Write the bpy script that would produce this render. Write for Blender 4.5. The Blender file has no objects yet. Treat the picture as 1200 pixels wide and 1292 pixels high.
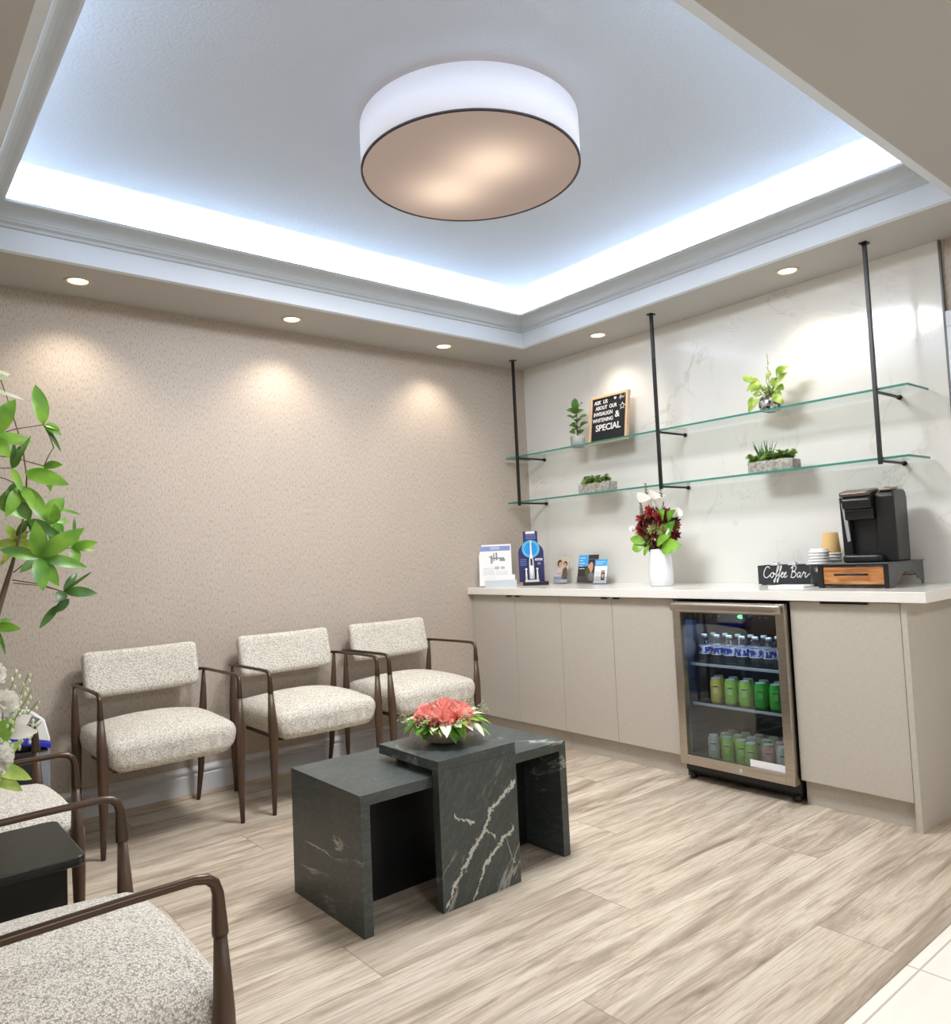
import bpy, bmesh, math, random
from mathutils import Vector, Matrix
random.seed(7)
R = math.radians
scene = bpy.context.scene
COL = scene.collection

# ------------------------------------------------------------------ materials
class NT:
    def __init__(s, name):
        s.m = bpy.data.materials.new(name); s.m.use_nodes = True
        s.t = s.m.node_tree; s.t.nodes.clear()
        s.out = s.t.nodes.new('ShaderNodeOutputMaterial')
    def n(s, typ, **kw):
        nd = s.t.nodes.new('ShaderNode' + typ)
        for k, v in kw.items():
            if k in ('operation', 'blend_type', 'data_type', 'noise_dimensions', 'feature', 'wave_type', 'bands_direction', 'distance', 'interpolation_type', 'clamp'):
                setattr(nd, k, v)
            else:
                nd.inputs[k.replace('_', ' ')].default_value = v
        return nd
    def l(s, a, b): s.t.links.new(a, b)
    def math(s, op, a, b=None, c=None):
        nd = s.t.nodes.new('ShaderNodeMath'); nd.operation = op
        for i, v in enumerate((a, b, c)):
            if v is None: continue
            if isinstance(v, (int, float)): nd.inputs[i].default_value = v
            else: s.l(v, nd.inputs[i])
        return nd.outputs[0]
    def coord(s, scale=(1, 1, 1), loc=(0, 0, 0), rot=(0, 0, 0)):
        tc = s.t.nodes.new('ShaderNodeTexCoord'); mp = s.t.nodes.new('ShaderNodeMapping')
        mp.inputs['Scale'].default_value = scale; mp.inputs['Location'].default_value = loc
        mp.inputs['Rotation'].default_value = rot
        s.l(tc.outputs['Object'], mp.inputs['Vector']); return mp.outputs[0]
    def noise(s, vec, scale, detail=2, rough=.5, dist=0):
        nd = s.n('TexNoise'); nd.inputs['Scale'].default_value = scale; nd.inputs['Detail'].default_value = detail
        nd.inputs['Roughness'].default_value = rough; nd.inputs['Distortion'].default_value = dist
        if vec is not None: s.l(vec, nd.inputs['Vector'])
        return nd.outputs['Fac']
    def ramp(s, fac, stops):
        nd = s.t.nodes.new('ShaderNodeValToRGB'); e = nd.color_ramp.elements
        while len(e) < len(stops): e.new(.5)
        for i, (p, c) in enumerate(stops):
            e[i].position = p; e[i].color = (*c, 1) if len(c) == 3 else c
        s.l(fac, nd.inputs[0]); return nd.outputs[0]
    def mix(s, fac, a, b, mode='MIX'):
        nd = s.t.nodes.new('ShaderNodeMix'); nd.data_type = 'RGBA'; nd.blend_type = mode
        for i, v in ((0, fac), (6, a), (7, b)):
            if isinstance(v, (int, float)): nd.inputs[i].default_value = v
            elif isinstance(v, tuple): nd.inputs[i].default_value = (*v, 1)
            else: s.l(v, nd.inputs[i])
        return nd.outputs[2]
    def bsdf(s, color, rough=.5, metal=0, bump=None, bstr=.2, bdist=.002, **kw):
        b = s.t.nodes.new('ShaderNodeBsdfPrincipled')
        if isinstance(color, tuple): b.inputs['Base Color'].default_value = (*color, 1)
        else: s.l(color, b.inputs['Base Color'])
        if isinstance(rough, (int, float)): b.inputs['Roughness'].default_value = rough
        else: s.l(rough, b.inputs['Roughness'])
        b.inputs['Metallic'].default_value = metal
        for k, v in kw.items(): b.inputs[k].default_value = v
        if bump is not None:
            bn = s.t.nodes.new('ShaderNodeBump'); bn.inputs['Strength'].default_value = bstr
            bn.inputs['Distance'].default_value = bdist
            s.l(bump, bn.inputs['Height']); s.l(bn.outputs[0], b.inputs['Normal'])
        s.l(b.outputs[0], s.out.inputs[0]); return b

def srgb(r, g, b):
    f = lambda c: (c / 255 / 12.92) if c <= 10 else ((c / 255 + .055) / 1.055) ** 2.4
    return (f(r), f(g), f(b))

def plain(name, c, rough=.5, metal=0, var=.06, scale=20, **kw):
    t = NT(name); f = t.noise(t.coord(), scale, 3)
    dark = tuple(max(0, x * (1 - var)) for x in c); light = tuple(min(1, x * (1 + var)) for x in c)
    t.bsdf(t.mix(f, dark, light), rough, metal, **kw); return t.m

M = {}
def glowmat(name, c, strength):
    t = NT(name); e = t.n('Emission'); e.inputs[0].default_value = (*c, 1); e.inputs[1].default_value = strength
    t.l(e.outputs[0], t.out.inputs[0]); return t.m

def wallpaper():
    t = NT('wallpaper')
    a = t.noise(t.coord((1, 1, .22)), 210, 3, .7); b = t.noise(t.coord((1, 1, .6)), 5, 3)
    c = t.noise(t.coord((1, 1, .35)), 150, 3, .75)
    base = t.mix(b, srgb(180, 167, 154), srgb(190, 178, 165))
    base = t.mix(t.ramp(a, [(.46, (0, 0, 0)), (.7, (.8, .8, .8))]), base, srgb(202, 192, 181))
    base = t.mix(t.ramp(c, [(.50, (0, 0, 0)), (.68, (.8, .8, .8))]), base, srgb(146, 130, 117))
    t.bsdf(base, .62, bump=a, bstr=.08); return t.m
def marble_wall():
    t = NT('marble_wall')
    w = t.noise(t.coord((1, 1, 1), rot=(.8, 0, 0)), 1.3, 6, .6, 1.2)
    v = t.math('ABSOLUTE', t.math('SUBTRACT', w, .5))
    vein = t.ramp(v, [(0, (1, 1, 1)), (.008, (.15, .15, .15)), (.02, (0, 0, 0))])
    m = t.noise(t.coord((1, 1, 1)), 2.2, 2)
    vein = t.mix(t.ramp(m, [(.45, (0, 0, 0)), (.62, (1, 1, 1))]), (0, 0, 0), vein)
    base = t.mix(m, srgb(228, 227, 223), srgb(238, 238, 234))
    t.bsdf(t.mix(t.math('MULTIPLY', vein, .5), base, srgb(186, 180, 170)), .12); return t.m
def black_marble(name, dens=.5, rot=(0, .75, 0), off=(0, 0, 0), msc=2.2, curves=None):
    t = NT(name)
    st = t.coord((1, 1, 1), off, rot)
    mp = t.n('Mapping'); mp.inputs['Scale'].default_value = (6, 1.6, 1.3); t.l(st, mp.inputs['Vector']); big = mp.outputs[0]
    mp2 = t.n('Mapping'); mp2.inputs['Scale'].default_value = (34, 9, 7); t.l(st, mp2.inputs['Vector']); small = mp2.outputs[0]
    w = t.noise(big, .75, 7, .62, .35)
    v = t.math('ABSOLUTE', t.math('SUBTRACT', w, .5))
    msk = t.noise(st, msc, 3, .6)
    vein = t.math('MULTIPLY', t.ramp(v, [(0, (1, 1, 1)), (.006, (.8, .8, .8)), (.014, (0, 0, 0))]), t.ramp(msk, [(.47, (0, 0, 0)), (.56, (1, 1, 1))]))
    fine = t.noise(small, 1.0, 5, .7, .5)
    fv = t.ramp(t.math('ABSOLUTE', t.math('SUBTRACT', fine, .5)), [(0, (.5, .5, .5)), (.02, (0, 0, 0))])
    base = t.mix(t.noise(big, 1.5, 4), srgb(48, 53, 53), srgb(74, 82, 81))
    base = t.mix(fv, base, srgb(104, 113, 111))
    vf = t.math('MULTIPLY', vein, dens)
    if curves:
        tc = t.t.nodes.new('ShaderNodeTexCoord'); sp = t.t.nodes.new('ShaderNodeSeparateXYZ'); t.l(tc.outputs['Object'], sp.inputs[0])
        wob = t.math('MULTIPLY', t.math('SUBTRACT', t.noise(tc.outputs['Object'], 26, 4, .6), .5), .16)
        rag = t.noise(tc.outputs['Object'], 55, 4, .7)
        uu = t.math('DIVIDE', t.math('ADD', sp.outputs[0], .167), .334)
        vv = t.math('ADD', t.math('DIVIDE', sp.outputs[2], .442), wob)
        for pts, wid in curves:
            fc = t.t.nodes.new('ShaderNodeFloatCurve'); cv = fc.mapping.curves[0]
            for k, p in enumerate(pts[1:-1]): cv.points.new(*p)
            cv.points[0].location = pts[0]; cv.points[len(cv.points) - 1].location = pts[-1]
            for k, p in enumerate(pts): cv.points[k].location = p; cv.points[k].handle_type = 'VECTOR'
            fc.mapping.update(); t.l(uu, fc.inputs['Value'])
            d = t.math('ABSOLUTE', t.math('SUBTRACT', vv, fc.outputs[0]))
            wd = t.math('MULTIPLY', t.math('MAXIMUM', t.math('SUBTRACT', rag, .36), .02), wid * 6)
            inside = t.math('SUBTRACT', 1.0, t.math('DIVIDE', d, wd)); inside = t.math('MULTIPLY', t.math('MAXIMUM', inside, 0), 2.2)
            lim = t.math('MULTIPLY', t.math('GREATER_THAN', uu, pts[0][0]), t.math('LESS_THAN', uu, pts[-1][0]))
            vf = t.math('MAXIMUM', vf, t.math('MINIMUM', t.math('MULTIPLY', inside, lim), .85))
    t.bsdf(t.mix(vf, base, srgb(206, 208, 200)), .36, bump=fine, bstr=.08); return t.m
def fabric():
    t = NT('tweed')
    vo = t.t.nodes.new('ShaderNodeTexVoronoi'); vo.inputs['Scale'].default_value = 300; vo.inputs['Randomness'].default_value = .75
    t.l(t.coord((1, 1, .8)), vo.inputs['Vector'])
    sp = t.t.nodes.new('ShaderNodeSeparateXYZ'); t.l(vo.outputs['Color'], sp.inputs[0])
    big = t.noise(t.coord((1, 1, .3)), 45, 3, .6)
    gap = t.ramp(vo.outputs['Distance'], [(.34, (0, 0, 0)), (.62, (1, 1, 1))])
    dk = t.math('MULTIPLY', gap, t.math('ADD', .18, t.math('MULTIPLY', sp.outputs[0], .62)))
    c = t.mix(big, srgb(222, 215, 202), srgb(246, 242, 233))
    c = t.mix(t.math('MULTIPLY', t.math('GREATER_THAN', sp.outputs[1], .84), .6), c, srgb(150, 140, 126))
    c = t.mix(dk, c, srgb(96, 86, 76))
    t.bsdf(c, .9, bump=gap, bstr=-.5); return t.m
def dark_wood():
    t = NT('dark_wood'); f = t.noise(t.coord((9, 9, 1)), 9, 4, .65)
    t.bsdf(t.mix(f, srgb(44, 30, 22), srgb(96, 72, 54)), .42); return t.m
def floor_wood(name, tint=1.0, single=False):
    t = NT(name)
    tc = t.t.nodes.new('ShaderNodeTexCoord'); sp = t.t.nodes.new('ShaderNodeSeparateXYZ'); t.l(tc.outputs['Object'], sp.inputs[0])
    x, y = sp.outputs[0], sp.outputs[1]
    ry = t.math('DIVIDE', t.math('ADD', y, 2.04), .2225)
    row = t.math('FLOOR', ry); fy = t.math('SUBTRACT', ry, row)
    sh = t.math('ADD', t.math('MULTIPLY', t.math('ADD', row, 1), 1.2305), -1.816)
    rx = t.math('DIVIDE', t.math('SUBTRACT', x, sh), 2.0)
    colm = t.math('FLOOR', rx); fx = t.math('SUBTRACT', rx, colm)
    cb = t.t.nodes.new('ShaderNodeCombineXYZ'); t.l(row, cb.inputs[0]); t.l(colm, cb.inputs[1])
    wn = t.t.nodes.new('ShaderNodeTexWhiteNoise'); wn.noise_dimensions = '2D'; t.l(cb.outputs[0], wn.inputs['Vector'])
    seed = wn.outputs['Value']
    cg = t.t.nodes.new('ShaderNodeCombineXYZ')
    t.l(t.math('ADD', t.math('MULTIPLY', x, 1.0), t.math('MULTIPLY', seed, 37)), cg.inputs[0])
    t.l(t.math('ADD', t.math('MULTIPLY', y, 8.0), t.math('MULTIPLY', seed, 91)), cg.inputs[1])
    g1 = t.noise(cg.outputs[0], 1.6, 10, .70, .7)
    cg2 = t.t.nodes.new('ShaderNodeCombineXYZ')
    t.l(t.math('ADD', t.math('MULTIPLY', x, 5), t.math('MULTIPLY', seed, 11)), cg2.inputs[0])
    t.l(t.math('MULTIPLY', y, 150), cg2.inputs[1])
    g2 = t.noise(cg2.outputs[0], 1.0, 4, .7, .4)
    big = t.noise(cg.outputs[0], .9, 3, .5, 1.5)
    c = t.ramp(g1, [(.32, srgb(120, 104, 88)), (.43, srgb(178, 163, 145)), (.50, srgb(210, 196, 177)), (.66, srgb(228, 217, 200))])
    c = t.mix(t.ramp(g2, [(.38, (.6, .6, .6)), (.52, (0, 0, 0))]), c, srgb(150, 134, 116))
    c = t.mix(t.ramp(big, [(.53, (0, 0, 0)), (.64, (.45, .45, .45))]), c, srgb(148, 134, 119))
    c = t.mix(t.math('MULTIPLY', seed, .38), c, srgb(170, 154, 136))
    ey = t.math('MINIMUM', fy, t.math('SUBTRACT', 1.0, fy)); ex = t.math('MINIMUM', fx, t.math('SUBTRACT', 1.0, fx))
    if not single:
        s = t.math('MAXIMUM', t.math('LESS_THAN', ey, .007), t.math('LESS_THAN', ex, .0009))
        c = t.mix(t.math('MULTIPLY', s, .6), c, srgb(120, 100, 80))
    if tint != 1: c = t.mix(1 - tint, c, srgb(110, 92, 76))
    t.bsdf(c, .42, bump=g2, bstr=.06); return t.m
def tile():
    t = NT('tile_floor'); b = t.n('TexBrick'); b.offset = 0; t.l(t.coord((1, 1, 1), (.35, 0, 0)), b.inputs['Vector'])
    b.inputs['Scale'].default_value = 1; b.inputs['Brick Width'].default_value = .6; b.inputs['Row Height'].default_value = .6
    b.inputs['Mortar Size'].default_value = .003
    c = t.mix(t.noise(t.coord((1, 4, 1)), 3, 4), srgb(226, 220, 206), srgb(246, 243, 235))
    c = t.mix(b.outputs['Fac'], c, srgb(190, 182, 168)); t.bsdf(c, .45); return t.m
def paint(name, c, bump=0, scale=160, rough=.7):
    t = NT(name); f = t.noise(t.coord(), scale, 2)
    g = t.noise(t.coord(), 3, 2)
    t.bsdf(t.mix(g, tuple(x * .97 for x in c), c), rough, bump=f, bstr=bump, bdist=.004); return t.m
def laminate():
    t = NT('greige_laminate'); f = t.noise(t.coord((1, 1, .15)), 260, 2); g = t.noise(t.coord((1, .15, 1)), 260, 2)
    c = t.mix(t.mix(.5, f, g), srgb(170, 163, 152), srgb(204, 198, 188))
    t.bsdf(c, .5); return t.m
def wood_panel():
    t = NT('acacia'); f = t.noise(t.coord((8, 1.5, 14)), 4, 5, .6, .6)
    t.bsdf(t.ramp(f, [(.3, srgb(120, 72, 38)), (.5, srgb(176, 114, 62)), (.7, srgb(204, 146, 88))]), .5); return t.m
def glassmat(name, tint, refl=.12, alpha=.9, rough=.02):
    t = NT(name)
    tr = t.n('BsdfTransparent'); tr.inputs[0].default_value = (*tint, 1)
    gl = t.n('BsdfGlossy'); gl.inputs['Roughness'].default_value = rough
    fr = t.n('LayerWeight'); fr.inputs[0].default_value = .25
    f = t.math('MINIMUM', t.math('ADD', t.math('MULTIPLY', fr.outputs[0], .5), refl), .3)
    mx = t.n('MixShader'); t.l(f, mx.inputs[0]); t.l(tr.outputs[0], mx.inputs[1]); t.l(gl.outputs[0], mx.inputs[2])
    t.l(mx.outputs[0], t.out.inputs[0]); return t.m
def leafmat(name, a, b, rough=.35, scale=9):
    t = NT(name); f = t.noise(t.coord(), scale, 2, .5)
    bs = t.bsdf(t.ramp(f, [(.35, a), (.65, b)]), rough)
    bs.inputs['Subsurface Weight'].default_value = 0
    tl = t.n('BsdfTranslucent'); tl.inputs[0].default_value = (*b, 1)
    mx = t.n('MixShader'); mx.inputs[0].default_value = .22
    t.l(bs.outputs[0], mx.inputs[1]); t.l(tl.outputs[0], mx.inputs[2]); t.l(mx.outputs[0], t.out.inputs[0]); return t.m
def stone():
    t = NT('rough_stone'); f = t.noise(t.coord(), 60, 5, .7)
    t.bsdf(t.ramp(f, [(.3, srgb(110, 106, 98)), (.5, srgb(168, 164, 155)), (.7, srgb(205, 202, 194))]), .9, bump=f, bstr=.8, bdist=.01); return t.m
def mosaic():
    t = NT('silver_mosaic'); vo = t.n('TexVoronoi'); vo.inputs['Scale'].default_value = 70; t.l(t.coord(), vo.inputs['Vector'])
    t.bsdf(t.ramp(vo.outputs['Color'], [(.2, srgb(70, 66, 62)), (.6, srgb(184, 181, 177)), (.9, srgb(240, 238, 234))]), .2, .7); return t.m
def brushed():
    t = NT('brushed_steel'); f = t.noise(t.coord((1, .02, 1)), 300, 2)
    b = t.bsdf(t.mix(f, srgb(170, 160, 148), srgb(212, 205, 195)), .3, 1.0); return t.m

M['wallpaper'] = wallpaper(); M['roundtrim'] = plain('round_trim', srgb(176, 156, 134), .6); M['marble_wall'] = marble_wall()
M['bm_a'] = black_marble('black_marble_low', .7, (.15, 1.5, 0), (0, 0, 0), 2.6); M['bm_b'] = black_marble('black_marble_veined', .5, (0, -.62, 0), (.35, 0, .22), 2.0, [([(.03, .05), (.34, .34), (.5, .45), (.6, .58), (.98, .80)], .028), ([(.36, .0), (.53, .23), (.7, .34), (.93, .43)], .026), ([(.17, .66), (.3, .60), (.42, .57)], .014), ([(.5, .50), (.6, .46), (.68, .40)], .012), ([(.82, .36), (.88, .22), (.93, .17)], .010)])
M['fabric'] = fabric(); M['dwood'] = dark_wood(); M['floor'] = floor_wood('plank_floor'); M['strip'] = floor_wood('strip_wood', .6, True)
M['tile'] = tile(); M['ceil'] = paint('ceiling_paint', srgb(198, 204, 213), .5, 90)
M['soffit'] = paint('soffit_paint', srgb(184, 181, 177)); M['trim'] = paint('trim_paint', srgb(222, 229, 238), rough=.45)
M['crown'] = paint('crown_shaded_paint', srgb(188, 193, 196), rough=.45); M['base'] = paint('baseboard_paint', srgb(206, 208, 212), rough=.4); M['lam'] = laminate()  # crown colour is darkened to paint in the shade on its underside
M['quartz'] = plain('white_quartz', srgb(238, 236, 231), .15, var=.02); M['bronze'] = plain('bronze_metal', srgb(84, 68, 56), .35, .8)
M['blackmetal'] = plain('black_metal', srgb(30, 30, 30), .4, .3); M['black'] = plain('black_plastic', srgb(24, 25, 27), .35)
M['blackmatte'] = plain('black_matte', srgb(22, 22, 24), .8); M['blackwood'] = plain('black_lacquer', srgb(30, 33, 32), .3)
M['steel'] = brushed(); M['glass'] = glassmat('clear_glass', (.96, .99, .98), .02); M['fglass'] = glassmat('fridge_glass', (.80, .86, .9), .07)
M['clear'] = glassmat('clear_acrylic', (.93, .95, .97), .06)
M['gedge'] = plain('green_glass_edge', srgb(58, 128, 112), .2)
M['white'] = plain('white_plastic', srgb(240, 240, 240), .4, var=.02); M['paper'] = plain('white_paper', srgb(238, 238, 240), .8, var=.02)
M['navy'] = plain('fridge_liner', srgb(26, 48, 78), .5); M['leaf'] = leafmat('leaf_green', srgb(62, 124, 34), srgb(142, 190, 66))
M['leafd'] = leafmat('leaf_dark', srgb(44, 82, 30), srgb(96, 142, 56)); M['leafl'] = leafmat('leaf_light', srgb(116, 166, 44), srgb(206, 222, 120), scale=22)
M['leafw'] = leafmat('leaf_cream', srgb(214, 228, 170), srgb(244, 246, 226)); M['succ'] = leafmat('succulent', srgb(78, 118, 62), srgb(160, 190, 100), .5, 30)
M['stem'] = plain('stem_brown', srgb(92, 76, 56), .7, var=.25, scale=60); M['gstem'] = plain('stem_green', srgb(96, 120, 60), .6)
M['coral'] = leafmat('coral_petal', srgb(255, 150, 138), srgb(255, 200, 190), .6, 25); M['red'] = leafmat('burgundy_petal', srgb(96, 22, 30), srgb(176, 48, 50), .5, 25)
M['darkred'] = leafmat('dark_burgundy', srgb(52, 26, 26), srgb(100, 46, 40), .6, 30); M['olive'] = leafmat('olive_flower', srgb(92, 98, 48), srgb(168, 172, 96), .6, 30)
M['petalw'] = leafmat('white_petal', srgb(236, 232, 222), srgb(252, 250, 246), .4)
M['stone'] = stone(); M['mosaic'] = mosaic(); M['ceramic'] = plain('white_ceramic', srgb(232, 234, 240), .25, var=.02)
M['greypot'] = plain('grey_ceramic', srgb(160, 163, 162), .7); M['bowl'] = plain('stone_bowl', srgb(176, 172, 160), .5)
M['gold'] = plain('gold_pot', srgb(188, 142, 70), .35, .6); M['soil'] = plain('soil', srgb(60, 46, 34), .9, var=.4, scale=90)
M['oak'] = plain('light_oak', srgb(216, 184, 148), .6, var=.08, scale=30); M['acacia'] = wood_panel()
M['kraft'] = plain('kraft_paper', srgb(222, 184, 120), .8); M['chalk'] = plain('black_board', srgb(38, 40, 42), .7)
M['lightgrey'] = plain('light_grey_plastic', srgb(196, 204, 210), .4); M['grey'] = plain('grey_plastic', srgb(120, 124, 128), .5)
M['gunmetal'] = plain('grey_metal', srgb(96, 98, 98), .45, .2)
M['shade'] = plain('white_drum_fabric', srgb(236, 234, 240), .8, var=.01, **{'Emission Color': (.95, .93, 1, 1), 'Emission Strength': .22})
def C(name, r, g, b, rough=.5, **k):
    if name not in M: M[name] = plain(name, srgb(r, g, b), rough, **k)
    return M[name]
C('blue', 28, 40, 190); C('navyprint', 34, 36, 92); C('ringblue', 120, 215, 245); C('cyan', 40, 150, 220); C('lilac', 120, 130, 190); C('skyblue', 70, 170, 235)
C('skin', 214, 164, 134); C('hair', 54, 40, 34); C('shirt', 205, 205, 225); C('brownshirt', 96, 82, 76); C('beige', 206, 196, 176); C('darkcar', 52, 44, 44)
C('label_blue', 40, 60, 150); C('can_yellow', 214, 196, 92, .3); C('can_lime', 158, 205, 84, .3); C('can_green', 62, 176, 60, .3)
C('can_pink', 206, 140, 140, .3); C('can_silver', 176, 184, 170, .3); C('aluminium', 200, 204, 206, .25)

# ------------------------------------------------------------------ mesh helpers
def box(bm, x0, x1, y0, y1, z0, z1, mat=0):
    x0, x1 = min(x0, x1), max(x0, x1); y0, y1 = min(y0, y1), max(y0, y1); z0, z1 = min(z0, z1), max(z0, z1)
    v = [bm.verts.new(p) for p in ((x0, y0, z0), (x1, y0, z0), (x1, y1, z0), (x0, y1, z0), (x0, y0, z1), (x1, y0, z1), (x1, y1, z1), (x0, y1, z1))]
    for f in ((0, 3, 2, 1), (4, 5, 6, 7), (0, 1, 5, 4), (1, 2, 6, 5), (2, 3, 7, 6), (3, 0, 4, 7)):
        bm.faces.new([v[i] for i in f]).material_index = mat
def nb(*boxes):
    bm = bmesh.new()
    for b in boxes: box(bm, *b)
    return bm
def frame_of(d):
    d = d.normalized(); a = Vector((0, 0, 1)) if abs(d.z) < .9 else Vector((1, 0, 0))
    u = d.cross(a).normalized(); return u, d.cross(u).normalized()
def tube(bm, pts, rad, seg=10, sx=1, cap=True):
    pts = [Vector(p) for p in pts]; rings = []
    if not isinstance(rad, (list, tuple)): rad = [rad] * len(pts)
    u = None
    for i, p in enumerate(pts):
        d = (pts[min(i + 1, len(pts) - 1)] - pts[max(i - 1, 0)]).normalized()
        if u is None: u, w = frame_of(d)
        else: u = (u - d * u.dot(d)).normalized(); w = d.cross(u).normalized()
        rings.append([bm.verts.new(p + (u * math.cos(2 * math.pi * k / seg) * sx + w * math.sin(2 * math.pi * k / seg)) * rad[i]) for k in range(seg)])
    for a, b in zip(rings, rings[1:]):
        for k in range(seg):
            f = bm.faces.new((a[k], a[(k + 1) % seg], b[(k + 1) % seg], b[k])); f.smooth = True
    if cap:
        bm.faces.new(rings[0][::-1]); bm.faces.new(rings[-1])
def lathe(bm, prof, cx=0, cy=0, z0=0, seg=32, cap=False):
    rings = []
    for r, z in prof:
        rings.append([bm.verts.new((cx + r * math.cos(2 * math.pi * k / seg), cy + r * math.sin(2 * math.pi * k / seg), z0 + z)) for k in range(seg)])
    for a, b in zip(rings, rings[1:]):
        for k in range(seg):
            f = bm.faces.new((a[k], a[(k + 1) % seg], b[(k + 1) % seg], b[k])); f.smooth = True
    if cap:
        bm.faces.new(rings[0][::-1]); bm.faces.new(rings[-1])
    return bm
def rbox(bm, w, d, h, r, n=10, fn=None, m=Matrix()):
    """rounded box centred on origin, fn moves a vertex"""
    t = bmesh.new(); bmesh.ops.create_cube(t, size=2)
    bmesh.ops.subdivide_edges(t, edges=t.edges[:], cuts=n, use_grid_fill=True)
    vs = {}
    for v in t.verts:
        # concentrate vertices toward the edges
        c = [math.copysign(abs(a) ** .6, a) if a else 0 for a in v.co]
        p = Vector((c[0] * w / 2, c[1] * d / 2, c[2] * h / 2))
        q = Vector([max(-s / 2 + r, min(s / 2 - r, a)) for a, s in zip(p, (w, d, h))])
        e = p - q
        if e.length > 1e-9: p = q + e.normalized() * r
        if fn: p = fn(p)
        vs[v] = bm.verts.new(m @ p)
    for f in t.faces:
        g = bm.faces.new([vs[v] for v in f.verts]); g.smooth = True
    t.free(); return bm
def leaf(bm, base, tip, width, nrm=(0, -1, .3), sag=.1, fold=.25, n=6, mat=0, blunt=0):
    base, tip = Vector(base), Vector(tip); d = tip - base; L = d.length
    if L < 1e-6: return
    d.normalize(); nn = Vector(nrm); nn = (nn - d * nn.dot(d))
    if nn.length < 1e-4: nn = frame_of(d)[0]
    nn.normalize(); s = d.cross(nn)
    rows = []
    for i in range(n + 1):
        t = i / n; w = width / 2 * (math.sin(math.pi * min(1, t ** (.85 - blunt * .0))) ** (.75 if not blunt else .5)) if 0 < i < n else width * .02
        c = base + d * L * t + nn * L * sag * math.sin(math.pi * t) - nn * L * sag * .0
        rows.append([bm.verts.new(c + s * w + nn * w * fold), bm.verts.new(c), bm.verts.new(c - s * w + nn * w * fold)])
    for a, b in zip(rows, rows[1:]):
        for k in (0, 1):
            f = bm.faces.new((a[k], a[k + 1], b[k + 1], b[k])); f.smooth = True; f.material_index = mat
def poly(bm, pts, thick=0, mat=0):
    f = bm.faces.new([bm.verts.new(p) for p in pts]); f.material_index = mat; return f
def sphere(bm, c, r, sc=(1, 1, 1), seg=12):
    r0 = bmesh.ops.create_uvsphere(bm, u_segments=seg, v_segments=max(6, seg // 2), radius=r, matrix=Matrix.Translation(c) @ Matrix.Diagonal((*sc, 1)))
    for v in r0['verts']:
        for f in v.link_faces: f.smooth = True

def thing(name, label, cat, loc=(0, 0, 0), rz=0, group=None):
    o = bpy.data.objects.new(name, None); o.empty_display_size = .05
    o.location = loc; o.rotation_euler = (0, 0, rz); COL.objects.link(o)
    o['label'] = label; o['category'] = cat
    if group: o['group'] = group
    return o
def rootm(p):
    m = Matrix.Translation(p.location) @ Matrix.Rotation(p.rotation_euler.z, 4, 'Z')
    return rootm(p.parent) @ m if p.parent else m
def obj(name, bm, mat, parent=None, bev=0, world=True, label=None, solid=0, seg=2):
    """one mesh object. world=True: the mesh is given in world coordinates whatever the parent"""
    bmesh.ops.recalc_face_normals(bm, faces=bm.faces[:]) if not solid else None
    if parent is not None and world: bm.transform(rootm(parent).inverted())
    me = bpy.data.meshes.new(name); bm.to_mesh(me); bm.free()
    mats = mat if isinstance(mat, (list, tuple)) else [mat]
    for m in mats: me.materials.append(M[m] if isinstance(m, str) else m)
    o = bpy.data.objects.new(name, me); COL.objects.link(o)
    if parent is not None: o.parent = parent
    if bev:
        b = o.modifiers.new('bevel', 'BEVEL'); b.width = bev; b.segments = seg; b.limit_method = 'ANGLE'; b.angle_limit = R(40)
        for p in me.polygons: p.use_smooth = True
        w = o.modifiers.new('wn', 'WEIGHTED_NORMAL'); w.keep_sharp = True
    if label: o['label'] = label
    return o
def tag(o, label, cat, group=None):
    o['label'] = label; o['category'] = cat
    if group: o['group'] = group
    return o
def struct(name, bm, mat, **k):
    o = obj(name, bm, mat, **k); o['kind'] = 'structure'; return o
def dup(root, loc, rz, label, group=None):
    r = root.copy(); COL.objects.link(r); r.location = loc; r.rotation_euler = (0, 0, rz); r['label'] = label
    if group: r['group'] = group
    for ch in list(root.children):
        c = ch.copy(); COL.objects.link(c); c.parent = r
        for g in list(ch.children):
            d = g.copy(); COL.objects.link(d); d.parent = c
    return r
def text_bm(body, size, m, extrude=.0008, bold=0):
    cu = bpy.data.curves.new('t', 'FONT'); cu.body = body; cu.size = size; cu.extrude = extrude; cu.offset = bold
    cu.align_x = 'CENTER'; cu.align_y = 'CENTER'; cu.resolution_u = 4
    o = bpy.data.objects.new('t', cu); COL.objects.link(o)
    dg = bpy.context.evaluated_depsgraph_get(); me = bpy.data.meshes.new_from_object(o.evaluated_get(dg))
    bm = bmesh.new(); bm.from_mesh(me); bm.transform(m)
    bpy.data.objects.remove(o); bpy.data.curves.remove(cu); bpy.data.meshes.remove(me); return bm
def merge(*bms):
    out = bmesh.new()
    for b in bms:
        me = bpy.data.meshes.new('x'); b.to_mesh(me); b.free(); out.from_mesh(me); bpy.data.meshes.remove(me)
    return out
def plane_m(origin, right, up):
    """matrix putting local XY onto a plane: X=right, Y=up, Z=facing"""
    r, u = Vector(right).normalized(), Vector(up).normalized(); n = r.cross(u)
    return Matrix(((r.x, u.x, n.x, origin[0]), (r.y, u.y, n.y, origin[1]), (r.z, u.z, n.z, origin[2]), (0, 0, 0, 1)))
ORD = ['leftmost', 'second', 'third', 'fourth', 'fifth', 'sixth', 'seventh', 'eighth']

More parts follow.
